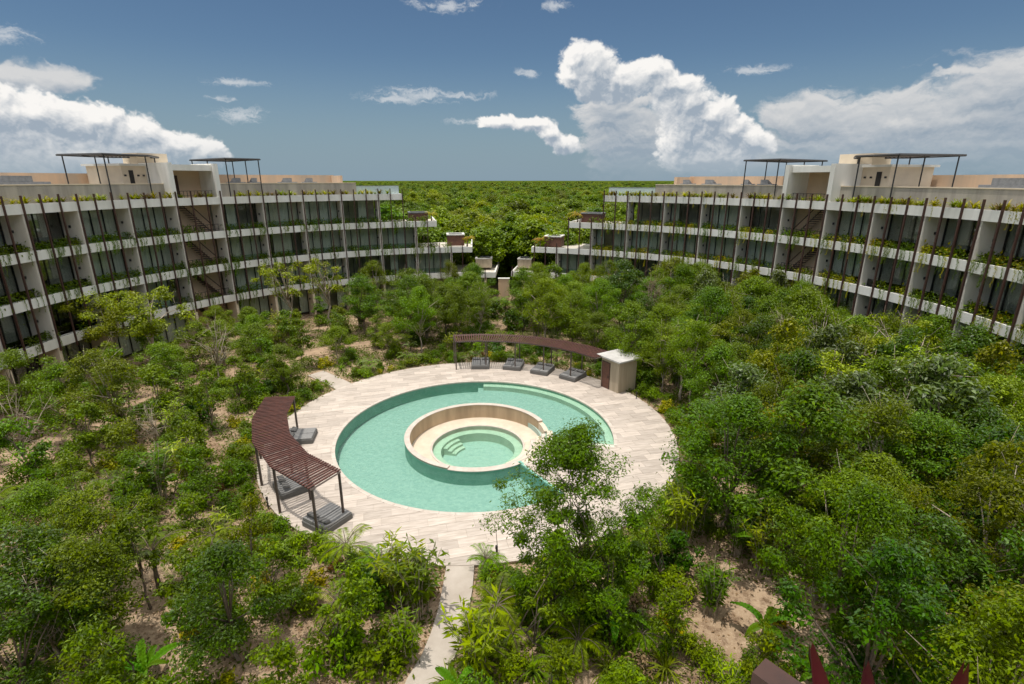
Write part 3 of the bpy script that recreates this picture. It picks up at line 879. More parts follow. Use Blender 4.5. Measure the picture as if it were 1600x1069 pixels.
    part('tower_back_wall', MB().ring(C, R+3.2, R+3.4, s0+.35, s1-.35, ZT-.4, ZT+2.56, 4), M_pinkwall)
    mb = MB(); radial_block(mb, C, R+3.1, R+3.19, stair+(.6 if sgn < 0 else -.9), .33, ZT-.4, ZT+2.1); part('tower_door', mb, M_brown)
    rl = MB()
    for dz in (.55, 1.0): rl.ring(C, R+.9, R+.94, s0+.5, s1-.5, ZT-.4+dz, ZT-.36+dz, 5)
    for s_ in range(12): radial_block(rl, C, R+.9, R+.94, s0+.6+(dfin-1.2)*s_/11, .014, ZT-.42, ZT+.64)
    part('tower_railing', rl, M_steel)
    wend = out_a+step*-1*0+ (3.9 if sgn < 0 else -3.9)
    part('penthouse_wall', MB().ring(C, R+3.6, R+8.8, *lo(out_a+(.3 if sgn < 0 else -.3), wend), ZT+1.0, ZT+2.95, 7), M_cream)
    part('penthouse_roof', MB().ring(C, R+3.35, R+9.0, *lo(out_a, wend+(.4 if sgn < 0 else -.4)), ZT+2.95, ZT+3.14, 7), M_fascia)
    part('lift_room', MB().ring(C, R+4.7, R+7.2, *lo(out_a+(-4.2 if sgn < 0 else 4.2), out_a+(.2 if sgn < 0 else -.2)), ZT+3.1, ZT+4.2, 3), M_cream)
    mb = MB(); da = out_a+(2.3 if sgn < 0 else -2.3)
    mb.ring(C, R+3.52, R+3.6, *lo(da, da+(.6 if sgn < 0 else -.6)), ZT+1.22, ZT+2.55, 1); part('penthouse_door', mb, M_bronze)
    for f in (.8, 1.6, 3.5):
        mb = MB(); radial_block(mb, C, R+3.5, R+3.6, out_a+(f if sgn < 0 else -f), .08, ZT+2.0, ZT+2.16); part('wall_lamp', mb, M_steel)
    # roof machines: flat grey boxes with sloping solar tops
    def machine(a, r, L, hgt):
        m_ = thing('roof_unit', 'low grey solar heater box lying on the roof of the %s' % sidename, 'roof unit', (*pol(C, r, a), ZT+1.22), RAD(a)+pi/2, 'low grey solar boxes on the %s' % sidename)
        mb = MB().box(-L/2, L/2, -.5, .5, .0, hgt); obj('casing', mb, M_hvac, m_)
        mb = MB().add([(-L*.2,-.45,hgt),(L*.3,-.45,hgt),(L*.3,.45,hgt+.45),(-L*.2,.45,hgt+.45),(-L*.2,.45,hgt),(L*.3,.45,hgt)], [(0,1,2,3),(3,2,5,4),(0,3,4),(1,5,2),(0,4,5,1)]); obj('solar_panel', mb, M_hvac, m_)
    sd = 1 if sgn < 0 else -1
    machine(stair+sd*22.5, R+3.2, 4.6, .32); machine(stair+sd*28, R+3.4, 3.0, .3)
    for da_, L in ((-10.5,1.7),(-13.5,1.2),(-19.5,2.0),(-23.5,1.6)): machine(stair+sd*da_, R+4.5, L, .22)
    return B, part
WL = 'long white terraced building with four planted floors behind the pergola of three daybeds'
WR = 'long white terraced building with four planted floors behind the hut and dense grove'
SL, SR = 'building behind the short pergola', 'building behind the hut'
FINL, DF_L = 177.1-7.86*12, 7.86
FINR, DF_R = 28.5-7.056*8, 7.056
BL, partL = build_block(CL, RL, ZL, -1, FINL, DF_L, [109.0, 101.6, 93.6, 88.2], 196.0, 177.1-7.86*3.5, WL, SL)
BR, partR = build_block(CR, RR_, ZR, 1, FINR, DF_R, [61.6, 68.6, 76.2, 80.5], -21.0, 28.5-7.056*.5, WR, SR)

# roof terrace hatch boxes at the stepped ends
def hatch(C, r, a, z, w_, d_, h, label, rim, body):
    t = thing('terrace_tub', label, 'terrace tub', (*pol(C, r, a), z), RAD(a)+pi/2, None)
    b = MB()
    for q in ((-w_/2,w_/2,-d_/2,-d_/2+.18),(-w_/2,w_/2,d_/2-.18,d_/2),(-w_/2,-w_/2+.18,-d_/2+.18,d_/2-.18),(w_/2-.18,w_/2,-d_/2+.18,d_/2-.18)): b.box(*q, 0, h)
    b.box(-w_/2+.18, w_/2-.18, -d_/2+.18, d_/2-.18, 0, h*.55)
    obj('tub_body', b, body, t)
    rm = MB()
    for q in ((-w_/2-.06,w_/2+.06,-d_/2-.06,-d_/2+.22),(-w_/2-.06,w_/2+.06,d_/2-.22,d_/2+.06),(-w_/2-.06,-w_/2+.22,-d_/2+.22,d_/2-.22),(w_/2-.22,w_/2+.06,-d_/2+.22,d_/2-.22)): rm.box(*q, h, h+.14)
    obj('tub_rim', rm, rim, t)
    wt = MB().box(-w_/2+.18, w_/2-.18, -d_/2+.18, d_/2-.18, h*.55+.004, h*.8); obj('tub_water', wt, M_steel, t)
hatch(CL, RL+2.2, 105.4, ZL-STOREY-.06, 2.4, 2.0, 1.0, 'dark box tub on the second terrace step of the building behind the short pergola', M_hvac, M_door)
hatch(CL, RL+3.0, 97.3, ZL-2*STOREY-.06, 2.3, 2.2, 1.4, 'brown box tub with pale rim on the third terrace step, short pergola side', M_fascia, M_door)
hatch(CL, RL+5.4, 91.2, ZL-3*STOREY-.06, 2.3, 2.2, 1.2, 'pale box tub on the lowest terrace step, short pergola side', M_roofw, M_conc)
hatch(CR, RR_+2.0, 64.4, ZR-STOREY-.06, 2.7, 2.0, 1.1, 'dark box tub on the second terrace step of the building behind the hut', M_hvac, M_door)
hatch(CR, RR_+2.6, 72.3, ZR-2*STOREY-.06, 2.3, 2.2, 1.3, 'brown box tub with pale rim on the third terrace step, hut side', M_fascia, M_door)
hatch(CR, RR_+4.6, 78.6, ZR-3*STOREY-.06, 2.0, 2.2, 1.2, 'pale box tub on the lowest terrace step, hut side', M_roofw, M_conc)
# end wall seen through the gap between the wings
g_ = thing('gate_wall', 'tan concrete wall standing in the gap between the two buildings', 'wall', (-1.1, 70.4, -.1))
obj('wall_panel', MB().box(-.75, .75, -.2, .2, 0, 3.3), M_tan, g_)
obj('wall_cap', MB().box(-.8, .8, -.25, .25, 3.3, 3.4), M_fascia, g_)

# rooftop shade canopies on thin posts
def canopy(C, R, ZT, corners, posts, label):
    c0 = pol(C, R+corners[0][1], corners[0][0])
    z = ZT+3.85
    t = thing('shade_canopy', label, 'canopy', (*c0, ZT-.06))
    P3 = [np.array(pol(C, R+d, a))-np.array(c0) for a, d in corners]
    cen = sum(P3)/len(P3)
    # edge frame and slats running between the two long sides
    fr = MB()
    for i in range(len(P3)):
        a, b = P3[i], P3[(i+1) % len(P3)]; fr.tube([(*a, z-ZT), (*b, z-ZT)], .07, 4)
    obj('canopy_frame', fr, M_steel, t)
    ex = P3[1]-P3[0]; ex = ex/np.linalg.norm(ex); ey = np.array([-ex[1], ex[0]])
    q2 = [(p@ex, p@ey) for p in P3]
    x0 = min(p[1] for p in q2); x1 = max(p[1] for p in q2); n = int((x1-x0)/.26)
    for i in range(n):
        yy = x0+(x1-x0)*(i+.5)/n; xs = []
        for k in range(len(q2)):
            a, b = q2[k], q2[(k+1) % len(q2)]
            if (a[1]-yy)*(b[1]-yy) < 0: xs.append(a[0]+(yy-a[1])/(b[1]-a[1])*(b[0]-a[0]))
        if len(xs) < 2: continue
        mb = MB(); c_ = [min(xs)*ex+yy*ey, max(xs)*ex+yy*ey]
        q = [c_[0]-ey*.085, c_[1]-ey*.085, c_[1]+ey*.085, c_[0]+ey*.085]
        mb.prism([tuple(v) for v in q], z-ZT+.06, z-ZT+.10); obj('slat', mb, M_canopy, t)
    for a, d, zb in posts:
        p = np.array(pol(C, R+d, a))-np.array(c0)
        obj('post', MB().tube([(*p, zb), (*p, z-ZT)], .055, 6), M_steel, t)
st = 149.6
canopy(CL, RL, ZL, [(162.9,.75),(156.0,.75),(151.0,4.2),(155.6,7.4),(162.6,6.6)], [(162.6,.9,0),(156.3,.9,0),(151.6,4.3,3.1),(155.8,7.0,3.1),(162.3,6.2,1.2),(158.2,6.2,1.2)],
       'dark slatted roof canopy over the small lift room of the building behind short pergola')
canopy(CL, RL, ZL, [(143.2,.75),(136.8,.75),(137.0,9.2),(143.0,9.2)], [(143.0,.9,0),(137.1,.9,0),(142.8,9.0,1.2),(137.2,8.0,1.2),(143.0,5.0,1.2),(137.1,4.4,1.2)],
       'dark slatted roof canopy between stair tower and stepped end, building behind short pergola')
canopy(CR, RR_, ZR, [(13.3,.75),(19.2,.75),(23.4,4.4),(19.6,8.0),(13.4,7.6)], [(18.8,.9,0),(13.6,.9,0),(22.8,4.4,3.1),(19.4,7.6,3.1),(13.7,7.2,1.2),(17.0,6.8,1.2)],
       'dark slatted roof canopy over the small lift room of the building behind the hut')
canopy(CR, RR_, ZR, [(30.6,.75),(36.6,.75),(36.4,9.2),(30.8,9.2)], [(36.3,.9,0),(30.9,.9,0),(36.2,9.0,1.2),(31.0,8.6,1.2),(36.3,5.0,1.2),(30.9,5.2,1.2)],
       'dark slatted roof canopy between stair tower and stepped end, building behind hut')

# ------------------------------------------------------------------ pergolas by the pool
def pergola(a0, a1, nseg, r0, r1, nsl, label, postspec, h=2.66):
    am = RAD((a0+a1)/2); o_ = (DECK[0]+12.3*cos(am), DECK[1]+12.3*sin(am))
    t = thing('pergola', label, 'pergola', (*o_, .05))
    def pt(f, r):   # straight segments between kinks
        x = f*nseg; i = min(int(x), nseg-1); g = x-i
        A = RAD(a0+(a1-a0)*i/nseg); B_ = RAD(a0+(a1-a0)*(i+1)/nseg)
        ax, ay = r*cos(A), r*sin(A); bx, by = r*cos(B_), r*sin(B_)
        return (DECK[0]+ax+(bx-ax)*g-o_[0], DECK[1]+ay+(by-ay)*g-o_[1])
    for r in (r0+.12, r1-.12):
        b = MB(); b.tube([(*pt(i/nseg, r), h-.08) for i in range(nseg+1)], .07, 4); obj('beam', b, M_post, t)
    for i in range(nseg+1):
        p0, p1 = pt(i/nseg, r0+.05), pt(i/nseg, r1-.05)
        b = MB(); b.tube([(*p0, h-.085), (*p1, h-.085)], .05, 4); obj('cross_beam', b, M_post, t)
    for i in range(nsl):
        f = (i+.5)/nsl; p0 = np.array(pt(f, r0)); p1 = np.array(pt(f, r1)); d = (p1-p0)/np.linalg.norm(p1-p0); nn = np.array([-d[1], d[0]])*.049
        dz = rnd.uniform(-.006, .006)
        obj('slat', MB().prism([tuple(p0-nn), tuple(p1-nn), tuple(p1+nn), tuple(p0+nn)], h-.03+dz, h+.02+dz), M_slat, t)
    for f, r in postspec:
        p = pt(f, r); b = MB().box(p[0]-.05, p[0]+.05, p[1]-.05, p[1]+.05, 0, h-.06)
        obj('post', b, M_post, t)
    return t
pergola(184.5, 240.5, 4, 11.35, 13.25, 60, 'curved red-brown slatted pergola over three grey daybeds at the deck edge',
        [(f, r) for f in (.0, .25, .5, .75, 1.0) for r in (11.5, 13.1)])
pergola(101.5, 36.5, 6, 11.3, 13.45, 70, 'long curved red-brown slatted pergola over four grey daybeds, ending at the hut',
        [(f, r) for f in (.0, .2, .4, .6, .8) for r in (11.5, 13.2)])

# ------------------------------------------------------------------ hut
def hut():
    a = 33.0; r = 13.25
    t = thing('pool_hut', 'small tan concrete hut with flat white roof and brown door', 'hut', (DECK[0]+r*cos(RAD(a)), DECK[1]+r*sin(RAD(a)), -.1), RAD(a)+pi/2)
    # local x along the tangent, local -y outwards
    b = MB().box(-.98, .98, -.95, .95, 0, 2.72); obj('wall', b, M_conc, t)
    obj('roof', MB().box(-1.3, 1.3, -1.25, 1.25, 2.72, 2.84), M_roofw, t)
    d = obj('door', MB().box(.05, .82, .95, .985, .16, 2.3), M_door, t)
    obj('handle', MB().box(.12, .16, .985, 1.03, 1.05, 1.25), M_steel, d)
    f = MB()
    for q in ((-.02,.05,.16,2.37),(.82,.89,.16,2.37),(.05,.82,2.3,2.37)): f.box(q[0], q[1], .951, .992, q[2], q[3])
    obj('door_frame', f, M_brown, t)
hut()

# ------------------------------------------------------------------ daybeds
def rounded_box(x0, x1, y0, y1, z0, z1, b=.04):
    mb = MB(); q = lambda e: [(x0+e,y0),(x1-e,y0),(x1,y0+e),(x1,y1-e),(x1-e,y1),(x0+e,y1),(x0,y1-e),(x0,y0+e)]
    p = q(b); n = 8; vs = []
    for e, z in ((b*.6, z0), (0, z0+b), (0, z1-b), (b*.6, z1)):
        cx, cy = (x0+x1)/2, (y0+y1)/2
        vs += [(x+(e if x < cx else -e), y+(e if y < cy else -e), z) for x, y in p]
    fs = [tuple(range(7,-1,-1)), tuple(range(24,32))]
    for k in range(3): fs += [(k*8+i, k*8+(i+1)%8, k*8+8+(i+1)%8, k*8+8+i) for i in range(8)]
    return mb.add(vs, fs)
def daybed(x, y, rz, label, wd=1.75, dp=1.95, curved=False):
    t = thing('daybed', label, 'daybed', (x, y, .05), rz, None)
    # local +y is the head end (away from the pool)
    obj('wicker_base', rounded_box(-wd/2, wd/2, -dp/2, dp/2, 0, .30, .03), M_wicker, t)
    n = 12
    for s in (-1, 1):
        vs = []; x0, x1 = (s*.02, s*(wd/2-.04)); x0, x1 = min(x0, x1), max(x0, x1)
        for i in range(n+1):
            f = i/n; yy = -dp/2+.05+(dp-.1)*f
            zz = .30+.09+(max(0, f-.55)**1.2*.30 if not curved else .16*sin(f*5.5)*f+.25*max(0, f-.4))
            vs += [(x0, yy, .30), (x1, yy, .30), (x1, yy, zz), (x0, yy, zz)]
        fs = []
        for i in range(n):
            for k in range(4): fs.append((i*4+k, i*4+(k+1)%4, i*4+4+(k+1)%4, i*4+4+k))
        fs += [(3,2,1,0), tuple(n*4+k for k in range(4))]
        mo = obj('mattress', MB().add(vs, fs), M_cush, t); bv = mo.modifiers.new('soft_edge', 'BEVEL'); bv.width = .035; bv.segments = 2; bv.limit_method = 'ANGLE'; bv.angle_limit = RAD(50)
    for s in (-1, 1):
        p = obj('pillow', rounded_box(-.30, .30, -.17, .17, -.05, .05, .04), M_wicker, t, (s*wd*.25, dp/2-.40, .52 if not curved else .60)); p.rotation_euler = (RAD(14), 0, 0)
for i, (a, r, lab) in enumerate(((91.0,12.25,'grey wicker daybed under the long pergola, farthest from the hut'),(77.0,12.25,'grey wicker daybed under the long pergola, third from the hut'),
        (64.0,12.0,'grey wicker daybed under the long pergola, second from the hut'),(50.5,12.15,'grey wicker daybed under the long pergola, next to the hut'))):
    daybed(DECK[0]+r*cos(RAD(a)), DECK[1]+r*sin(RAD(a)), RAD(a)-pi/2, lab, 1.6, 1.85)
for a, r, lab, cv in ((238.0,12.05,'grey wicker daybed with pillows under the end of the short pergola nearest the concrete path',False),(218.5,11.75,'grey wicker daybed with wavy mattress under the middle of the short pergola',True),
        (188.5,11.1,'grey wicker daybed under the stone-path end of the short pergola',False)):
    daybed(DECK[0]+r*cos(RAD(a)), DECK[1]+r*sin(RAD(a)), RAD(a)-pi/2, lab, 1.6, 1.75, cv)

# small side rail by the hut, bollard lights and stake
def bollard(px, py, label):
    x, y = at(px, py)
    t = thing('bollard_light', label, 'bollard light', (x, y, .03))
    obj('stem', MB().tube([(0,0,-.1),(0,0,.42)], .035, 8), M_steel, t)
    obj('light_head', MB().tube([(0,0,.42),(0,0,.58)], [.06,.06], 8), M_bronze, t)
bollard(776, 871, 'short black bollard light beside the concrete path mouth')
bollard(994, 624, 'short black bollard light beside the hut')
bollard(1041, 769, 'short black bollard light at the deck rim by the dense grove')
bollard(419, 793, 'short black bollard light behind the middle daybed of the short pergola')
bollard(1058, 697, 'short black bollard light at the deck rim between grove and hut')
x_, y_ = at(779, 872)
tag(obj('garden_stake', MB().tube([(x_, y_, -.15), (x_-.12, y_+.35, 1.25)], [.02, .012], 5), M_bark), 'thin leaning wooden stake beside the concrete path mouth', 'stake')

# ------------------------------------------------------------------ the near rooftop edge the picture is taken from
NB = thing('roof_edge', 'brown post head of the near building rising over the grove below', 'roof edge', (0, .2, 14.2))
obj('edge_slab', MB().box(-6, 6, -.9, .62, -1.0, -.1), M_fascia, NB)
xn, yn = .70, .86
ca, sa = cos(RAD(38)), sin(RAD(38))
pq = [(xn+x*ca-y*sa, yn+x*sa+y*ca) for x, y in ((-.035,-.05),(.035,-.05),(.035,.05),(-.035,.05))]
obj('brown_post', MB().prism(pq, -10.8, .545), M_brown, NB)
obj('post_bracket', MB().box(xn-.03, xn+.03, .60, yn, -.6, -.5), M_steel, NB)

# ------------------------------------------------------------------ small plants
def blades(rng, n, L, wd, spread, m, name='foliage', droop=.5, seg=3):
    """rosette of tapering strap leaves"""
    v = []; q = []
    for i in range(n):
        a = rng.uniform(0, 2*pi); el = rng.uniform(spread[0], spread[1]); l = L*rng.uniform(.7, 1.2); o = len(v)
        d = np.array([cos(a), sin(a)]); s = np.array([-sin(a), cos(a), 0])
        x = 0; z = 0; e = el
        for k in range(seg+1):
            ww = wd*(1-(k/seg)**1.6*.95)*(.6 if k == 0 else 1)
            c = np.array([d[0]*x, d[1]*x, z]); v += [c-s*ww/2, c+s*ww/2]
            x += cos(e)*l/seg; z += sin(e)*l/seg; e -= droop/seg*1.6
        for k in range(seg): q.append((o+2*k, o+2*k+1, o+2*k+3, o+2*k+2))
    return raw_mesh(name, np.array(v), np.array(q), m)
def bush_mesh(seed, R, h, ncl, per, cr, size, leaf, ratio=.42, up=.6, low=.12):
    rng = np.random.default_rng(seed)
    cs = clumps(rng, R, h*low, h-cr*.5, ncl)
    pos, nr, sz = crown_leaves(rng, cs, per, cr, size, up, .75)
    cm = leaf_mesh('foliage', pos, nr, sz, leaf, ratio, rng)
    mb = MB()
    for k in range(6):
        c = cs[rng.integers(len(cs))]; mb.tube([(rng.normal()*.06, rng.normal()*.06, -.15), c*np.array([.5,.5,.55]), c], [.022,.016,.006], 4)
    tm = mb.mesh('stems'); tm.materials.append(M_bark)
    return tm, cm
def cane_mesh(seed, R, h, n, leaf):
    """upright canes with long narrow leaves"""
    rng = np.random.default_rng(seed); mb = MB(); P_ = []; N_ = []; A_ = []; S_ = []
    for i in range(n):
        a = rng.uniform(0, 2*pi); b = rng.uniform(0, R*.35); t = rng.uniform(.2, 1)*R
        p0 = np.array([b*cos(a), b*sin(a), -.1]); hh = h*rng.uniform(.65, 1); p1 = np.array([t*cos(a), t*sin(a), hh])
        mid = (p0+p1)/2+np.array([-.15*cos(a), -.15*sin(a), .1])
        mb.tube([p0, mid, p1], [.018,.014,.006], 4)
        for k in range(26):
            f = rng.uniform(.25, 1.0); c = p0+(mid-p0)*2*f if f < .5 else mid+(p1-mid)*(2*f-1)
            ax = np.array([rng.normal(), rng.normal(), .5]); P_.append(c); A_.append(ax); N_.append(np.array([rng.normal()*.4, rng.normal()*.4, 1])); S_.append(rng.uniform(.2, .42))
    cm = leaf_mesh('foliage', np.array(P_), np.array(N_), np.array(S_), leaf, .22, rng, np.array(A_), .05)
    tm = mb.mesh('canes'); tm.materials.append(M_palebark)
    return tm, cm
def palm_mesh(seed, trunk_h, L, n, leaf):
    rng = np.random.default_rng(seed); mb = MB(); P_ = []; N_ = []; A_ = []; S_ = []
    mb.tube([(0,0,-.2),(.05,.02,trunk_h*.5),(.03,-.02,trunk_h)], [.10,.07,.055], 7)
    for i in range(n):
        a = 2*pi*i/n+rng.uniform(-.25,.25); e = rng.uniform(.45, 1.35); l = L*rng.uniform(.8, 1.1); p = np.array([.03,-.02,trunk_h]); pts = [p.copy()]
        for k in range(9):
            p = p+np.array([cos(a)*cos(e), sin(a)*cos(e), sin(e)])*l/9; pts.append(p.copy()); e -= .20
        mb.tube(pts, [.022*(1-k/11) for k in range(10)], 4)
        s = np.array([-sin(a), cos(a), 0])
        for k in range(1, 10):
            for m_ in range(3):
                c = pts[k]+(pts[k-1]-pts[k])*m_/3; t = pts[k]-pts[k-1]; t /= np.linalg.norm(t)
                for sd in (-1, 1):
                    P_.append(c); A_.append(s*sd*.9+t*.55+np.array([0,0,-.28])); N_.append(np.array([0,0,1.])+s*sd*.45); S_.append(L*.26*(1-.55*abs(k/9-.45))*rng.uniform(.85,1.1))
    cm = leaf_mesh('fronds', np.array(P_), np.array(N_), np.array(S_), leaf, .11, rng, np.array(A_), .03)
    tm = mb.mesh('trunk', True); tm.materials.append(M_bark)
    return tm, cm
def banana_leaf(L, wd):
    mb = MB(); vs = []; n = 22; r = random.Random(int(L*100))
    for i in range(n+1):
        f = i/n; ww = wd*(sin(pi*min(1, f*.93+.05))**.6)
        x = L*(f*.85); z = L*(.75*f-.72*f*f)
        e0 = r.choice((1,1,1,.93,.8))+r.uniform(-.04,.04); e1 = r.choice((1,1,1,.93,.78))+r.uniform(-.04,.04); rp = .012*(1 if i % 2 else -1)
        vs += [(x-.02, -ww/2*e0, z+.20*ww+rp), (x, -ww*.24, z+.05+rp), (x, 0, z-.01), (x, ww*.24, z+.05+rp), (x-.02, ww/2*e1, z+.16*ww+rp)]
    fs = [(i*5+k, i*5+k+5, i*5+k+6, i*5+k+1) for i in range(n) for k in range(4)]
    m = mb.add(vs, fs).mesh('leaf', False); m.materials.append(L_banana); return m
BAN = [banana_leaf(1.5, .34), banana_leaf(1.15, .28)]
def banana(px, py, label, z=0.0, s=1.0, n=7):
    x, y = at(px, py, z)
    t = thing('banana_plant', label, 'plant', (x, y, gz(x,y)), rnd.uniform(0, 6), 'banana plants'); t.scale = (s, s, s)
    obj('stem', MB().tube([(0,0,-.2),(.02,.03,.5),(0,0,.9)], [.10,.085,.05], 7), M_bark, t)
    for k in range(n):
        o = obj('leaf', BAN[k % 2], None, t, (0,0,.75+.03*k)); o.rotation_euler = (rnd.uniform(-.2,.2), -rnd.uniform(-.1,.55), 2*pi*k/n+rnd.uniform(-.3,.3))

BUSH = {
 'round': [bush_mesh(31+i, .85, 1.3, 16, 70, .36, .15, L_broad) for i in range(3)],
 'light': [bush_mesh(41+i, .8, 1.1, 14, 70, .36, .15, L_bright) for i in range(3)],
 'dark':  [bush_mesh(51+i, 1.0, 1.6, 20, 75, .38, .17, L_dark, .5) for i in range(2)],
 'yellow':[bush_mesh(61+i, .6, .8, 10, 55, .30, .16, L_yellow) for i in range(2)],
 'rust':  [bush_mesh(71+i, .55, .8, 9, 50, .28, .16, L_rust) for i in range(2)],
 'dry':   [bush_mesh(76+i, .7, 1.0, 12, 30, .35, .14, L_dry) for i in range(2)],
 'cane':  [cane_mesh(81+i, .9, 2.4, 22, L_feather if i else L_broad) for i in range(3)],
 'palm':  [palm_mesh(91+i, .35+.3*i, 1.25, 11, L_bright) for i in range(3)],
  'tallpalm': [palm_mesh(97+i, 1.5+.5*i, 1.35, 10, L_bright) for i in range(2)],
 'strap': [(None, blades(np.random.default_rng(95+i), 34, 1.0, .07, (.6,1.5), L_olive if i else L_bright, droop=1.5)) for i in range(2)],
}
BNAME = dict(round='round_bush', light='light_green_bush', dark='dark_bush', yellow='yellow_croton', rust='rust_red_bush', dry='dry_bush', cane='cane_clump', palm='small_palm', tallpalm='feather_palm', strap='strap_leaf_clump')
BDESC = dict(round='mid-green round leafy bush', light='light green leafy bush', dark='dark green dense bush', yellow='low yellow-green croton bush', rust='low rust-red bush', dry='half-dry brownish bush',
             cane='upright narrow-leaved cane clump', palm='small feather-leaved palm', tallpalm='slim-trunked feather palm', strap='arching clump of strap leaves')
BSTEM = dict(cane='canes', palm='trunk', tallpalm='trunk')
def put_bush(kind, x, y, s, where, label=None):
    vs = BUSH[kind]; tm, cm = vs[rnd.randrange(len(vs))]
    lab = label or '%s%s %s' % ('small ' if s < .8 and kind != 'palm' else 'big ' if s > 1.15 else '', BDESC[kind], where)
    t = thing(BNAME[kind], lab, 'palm' if 'palm' in kind else 'shrub', (x, y, gz(x,y)-.01), rnd.uniform(0, 6.28), None if label else lab)
    t.scale = (s, s, s*rnd.uniform(.85, 1.2))
    if tm: obj(BSTEM.get(kind, 'stems'), tm, None, t)
    obj(cm.name.split('.')[0], cm, None, t)

# ------------------------------------------------------------------ where things grow
def inside(x, y, m=1.6):
    """inside the courtyard, clear of facades"""
    if x < -1 and hypot(x-CL[0], y-CL[1]) > RL-m: return False
    if x >= -1 and hypot(x-CR[0], y-CR[1]) > RR_-m: return False
    return True
def deckd(x, y): return hypot(x-DECK[0], y-DECK[1])-RD
def pathd(x, y): return min(dist_poly(x, y, PATHW)-.62, dist_poly(x, y, WEST)-.75)
CLEAR = [(*at(235,950), 1.7), (*at(215,900), 1.3), (*at(1130,920), 1.9), (*at(1110,880), 1.4), (*at(1150,990), 1.5), (*at(330,640), 1.7), (*at(300,700), 1.4), (*at(450,1010), 1.1)]
def clear(x, y): return min(hypot(x-a, y-b)-r for a, b, r in CLEAR)
def zone(x, y):
    if x > 7.5 and y < 48: return 'grove'
    if y > 44: return 'back'
    return 'garden'
def where(x, y):
    a = math.degrees(atan2(y-DECK[1], x-DECK[0])) % 360; d = deckd(x, y)
    if dist_poly(x, y, PATHW) < 2.6: return 'beside the concrete path'
    if dist_poly(x, y, WEST) < 2.4: return 'beside the stone path'
    if clear(x, y) < 1.5: return 'beside a sandy clearing'
    if d < 2.6:
        return 'at the deck rim ' + ('behind the short pergola' if 182 < a < 246 else 'behind the long pergola' if 40 < a < 108 else 'beside the hut' if 20 < a <= 40 else 'next to the grove' if a <= 20 or a > 325 else 'under the slender tree' if a > 275 else 'next to the path mouth' if a > 246 else 'between the two pergolas')
    if dist_poly(x, y, DIRT) < 3.2: return 'beside the dirt path'
    fl = RL-hypot(x-CL[0], y-CL[1]); fr = RR_-hypot(x-CR[0], y-CR[1])
    if x < -1 and fl < 7: return 'against the facade behind the short pergola'
    if x >= -1 and fr < 7: return 'against the facade behind the hut'
    if x > 7.5 and y < 48: return 'deep in the dense grove' if d > 9 else 'in the grove edge facing the deck'
    if y > 44: return 'in the strip behind the long pergola'
    return 'in the sandy garden behind the short pergola' if x < -4 else 'among the low plants under the slender tree'
TDESC = dict(bright='bright green round-crowned tree', feather='yellow-green feathery flat-topped tree', broad='mid-green broadleaf tree', olive='olive-green fine-leaved tree', dark='dark glossy evergreen tree',
  grey='grey-green long-leaved tree', sparse='sparse tree with pale bare limbs', thin='thin olive sapling', thingreen='thin mid-green sapling', twig='dry brown twiggy tree', bare='bare pale-branched dead tree', rusty='ochre-tinged green tree')
trees = []
def sized(t, h): return ('low ' if h < 4 else 'tall ' if h > 6.8 else '')+t
def T(px, py, h, kind, wide=1.0, label=None):
    """crown centre at photo pixel (px, py)"""
    x, y = at(px, py, h*.68)
    z = zone(x, y); lab = label or '%s %s' % (sized(TDESC[kind], h), where(x, y))
    put_tree(kind, x, y, h, lab, None if label else lab, wide); trees.append((x, y, 1.6*wide))
HAND = [
 (70,505,7.0,'feather'),(160,500,7.2,'feather'),(222,492,8.0,'feather'),(20,585,6,'broad'),(95,605,5.6,'broad'),(150,590,6.2,'olive'),(30,690,5,'thingreen'),
 (335,530,6.0,'bare'),(400,528,4.8,'bright'),(365,580,4.2,'thingreen'),(445,560,4.4,'broad'),(250,560,4.5,'bright'),
 (20,650,5.2,'bare'),(235,652,3.8,'bare'),(190,690,4,'thin'),(290,665,3.8,'thin'),(60,790,4.6,'broad'),(130,815,4.8,'olive'),(45,890,5.6,'dark'),(120,905,5.2,'olive'),(5,985,5,'dark'),
 (205,845,4.4,'thin'),(350,905,5.0,'dark'),(420,885,3.6,'thingreen'),(150,935,4.2,'thingreen'),(60,940,4.6,'bare'),(300,800,3.4,'thin'),(110,740,4.0,'thin'),
 (452,445,8.0,'sparse'),(512,440,8.4,'sparse'),(565,455,6.8,'broad'),(640,450,7.4,'olive'),(695,470,6.2,'broad'),(735,450,6.6,'bright'),(845,452,6.8,'bright'),(897,465,6.2,'bright'),(585,430,6.5,'olive'),
 (975,440,8.4,'dark'),(935,510,5.2,'broad'),(1050,435,8.2,'olive'),(1018,470,7.2,'twig'),(1150,405,9.4,'sparse'),(1105,480,7,'broad'),(1065,530,5.6,'broad'),
 (1150,570,5.8,'olive'),(1330,450,7.6,'rusty'),(1350,475,7.4,'bright'),(1255,470,7.0,'broad'),(1205,455,7.2,'dark'),(1440,500,7.2,'rusty'),(1400,480,6.8,'grey'),(1530,545,7.0,'broad'),(1590,580,7,'dark'),
 (1480,490,8.0,'bright'),(1560,505,8.2,'olive'),(1600,520,8.2,'broad'),(1430,470,7.8,'broad'),(1285,440,7.8,'bright'),(1225,430,7.8,'olive'),(1380,450,7.6,'dark'),(1095,440,7.6,'bright'),(1510,560,7.8,'dark'),
 (1100,700,4.6,'thin'),(1085,655,4.4,'thingreen'),(1075,790,4.4,'cane?'),
]
for q in HAND:
    if q[3] in SPEC: T(*q)
x_, y_ = 2.2, 15.6
for q in ((1.5,14.6,4.4),(3.3,15.0,4.8),(2.7,16.6,4.2)):
    put_tree('thingreen', q[0], q[1], q[2], 'thin mid-green sapling at the foot of the slender tree', 'saplings at the foot of the slender tree'); trees.append((q[0], q[1], 1))
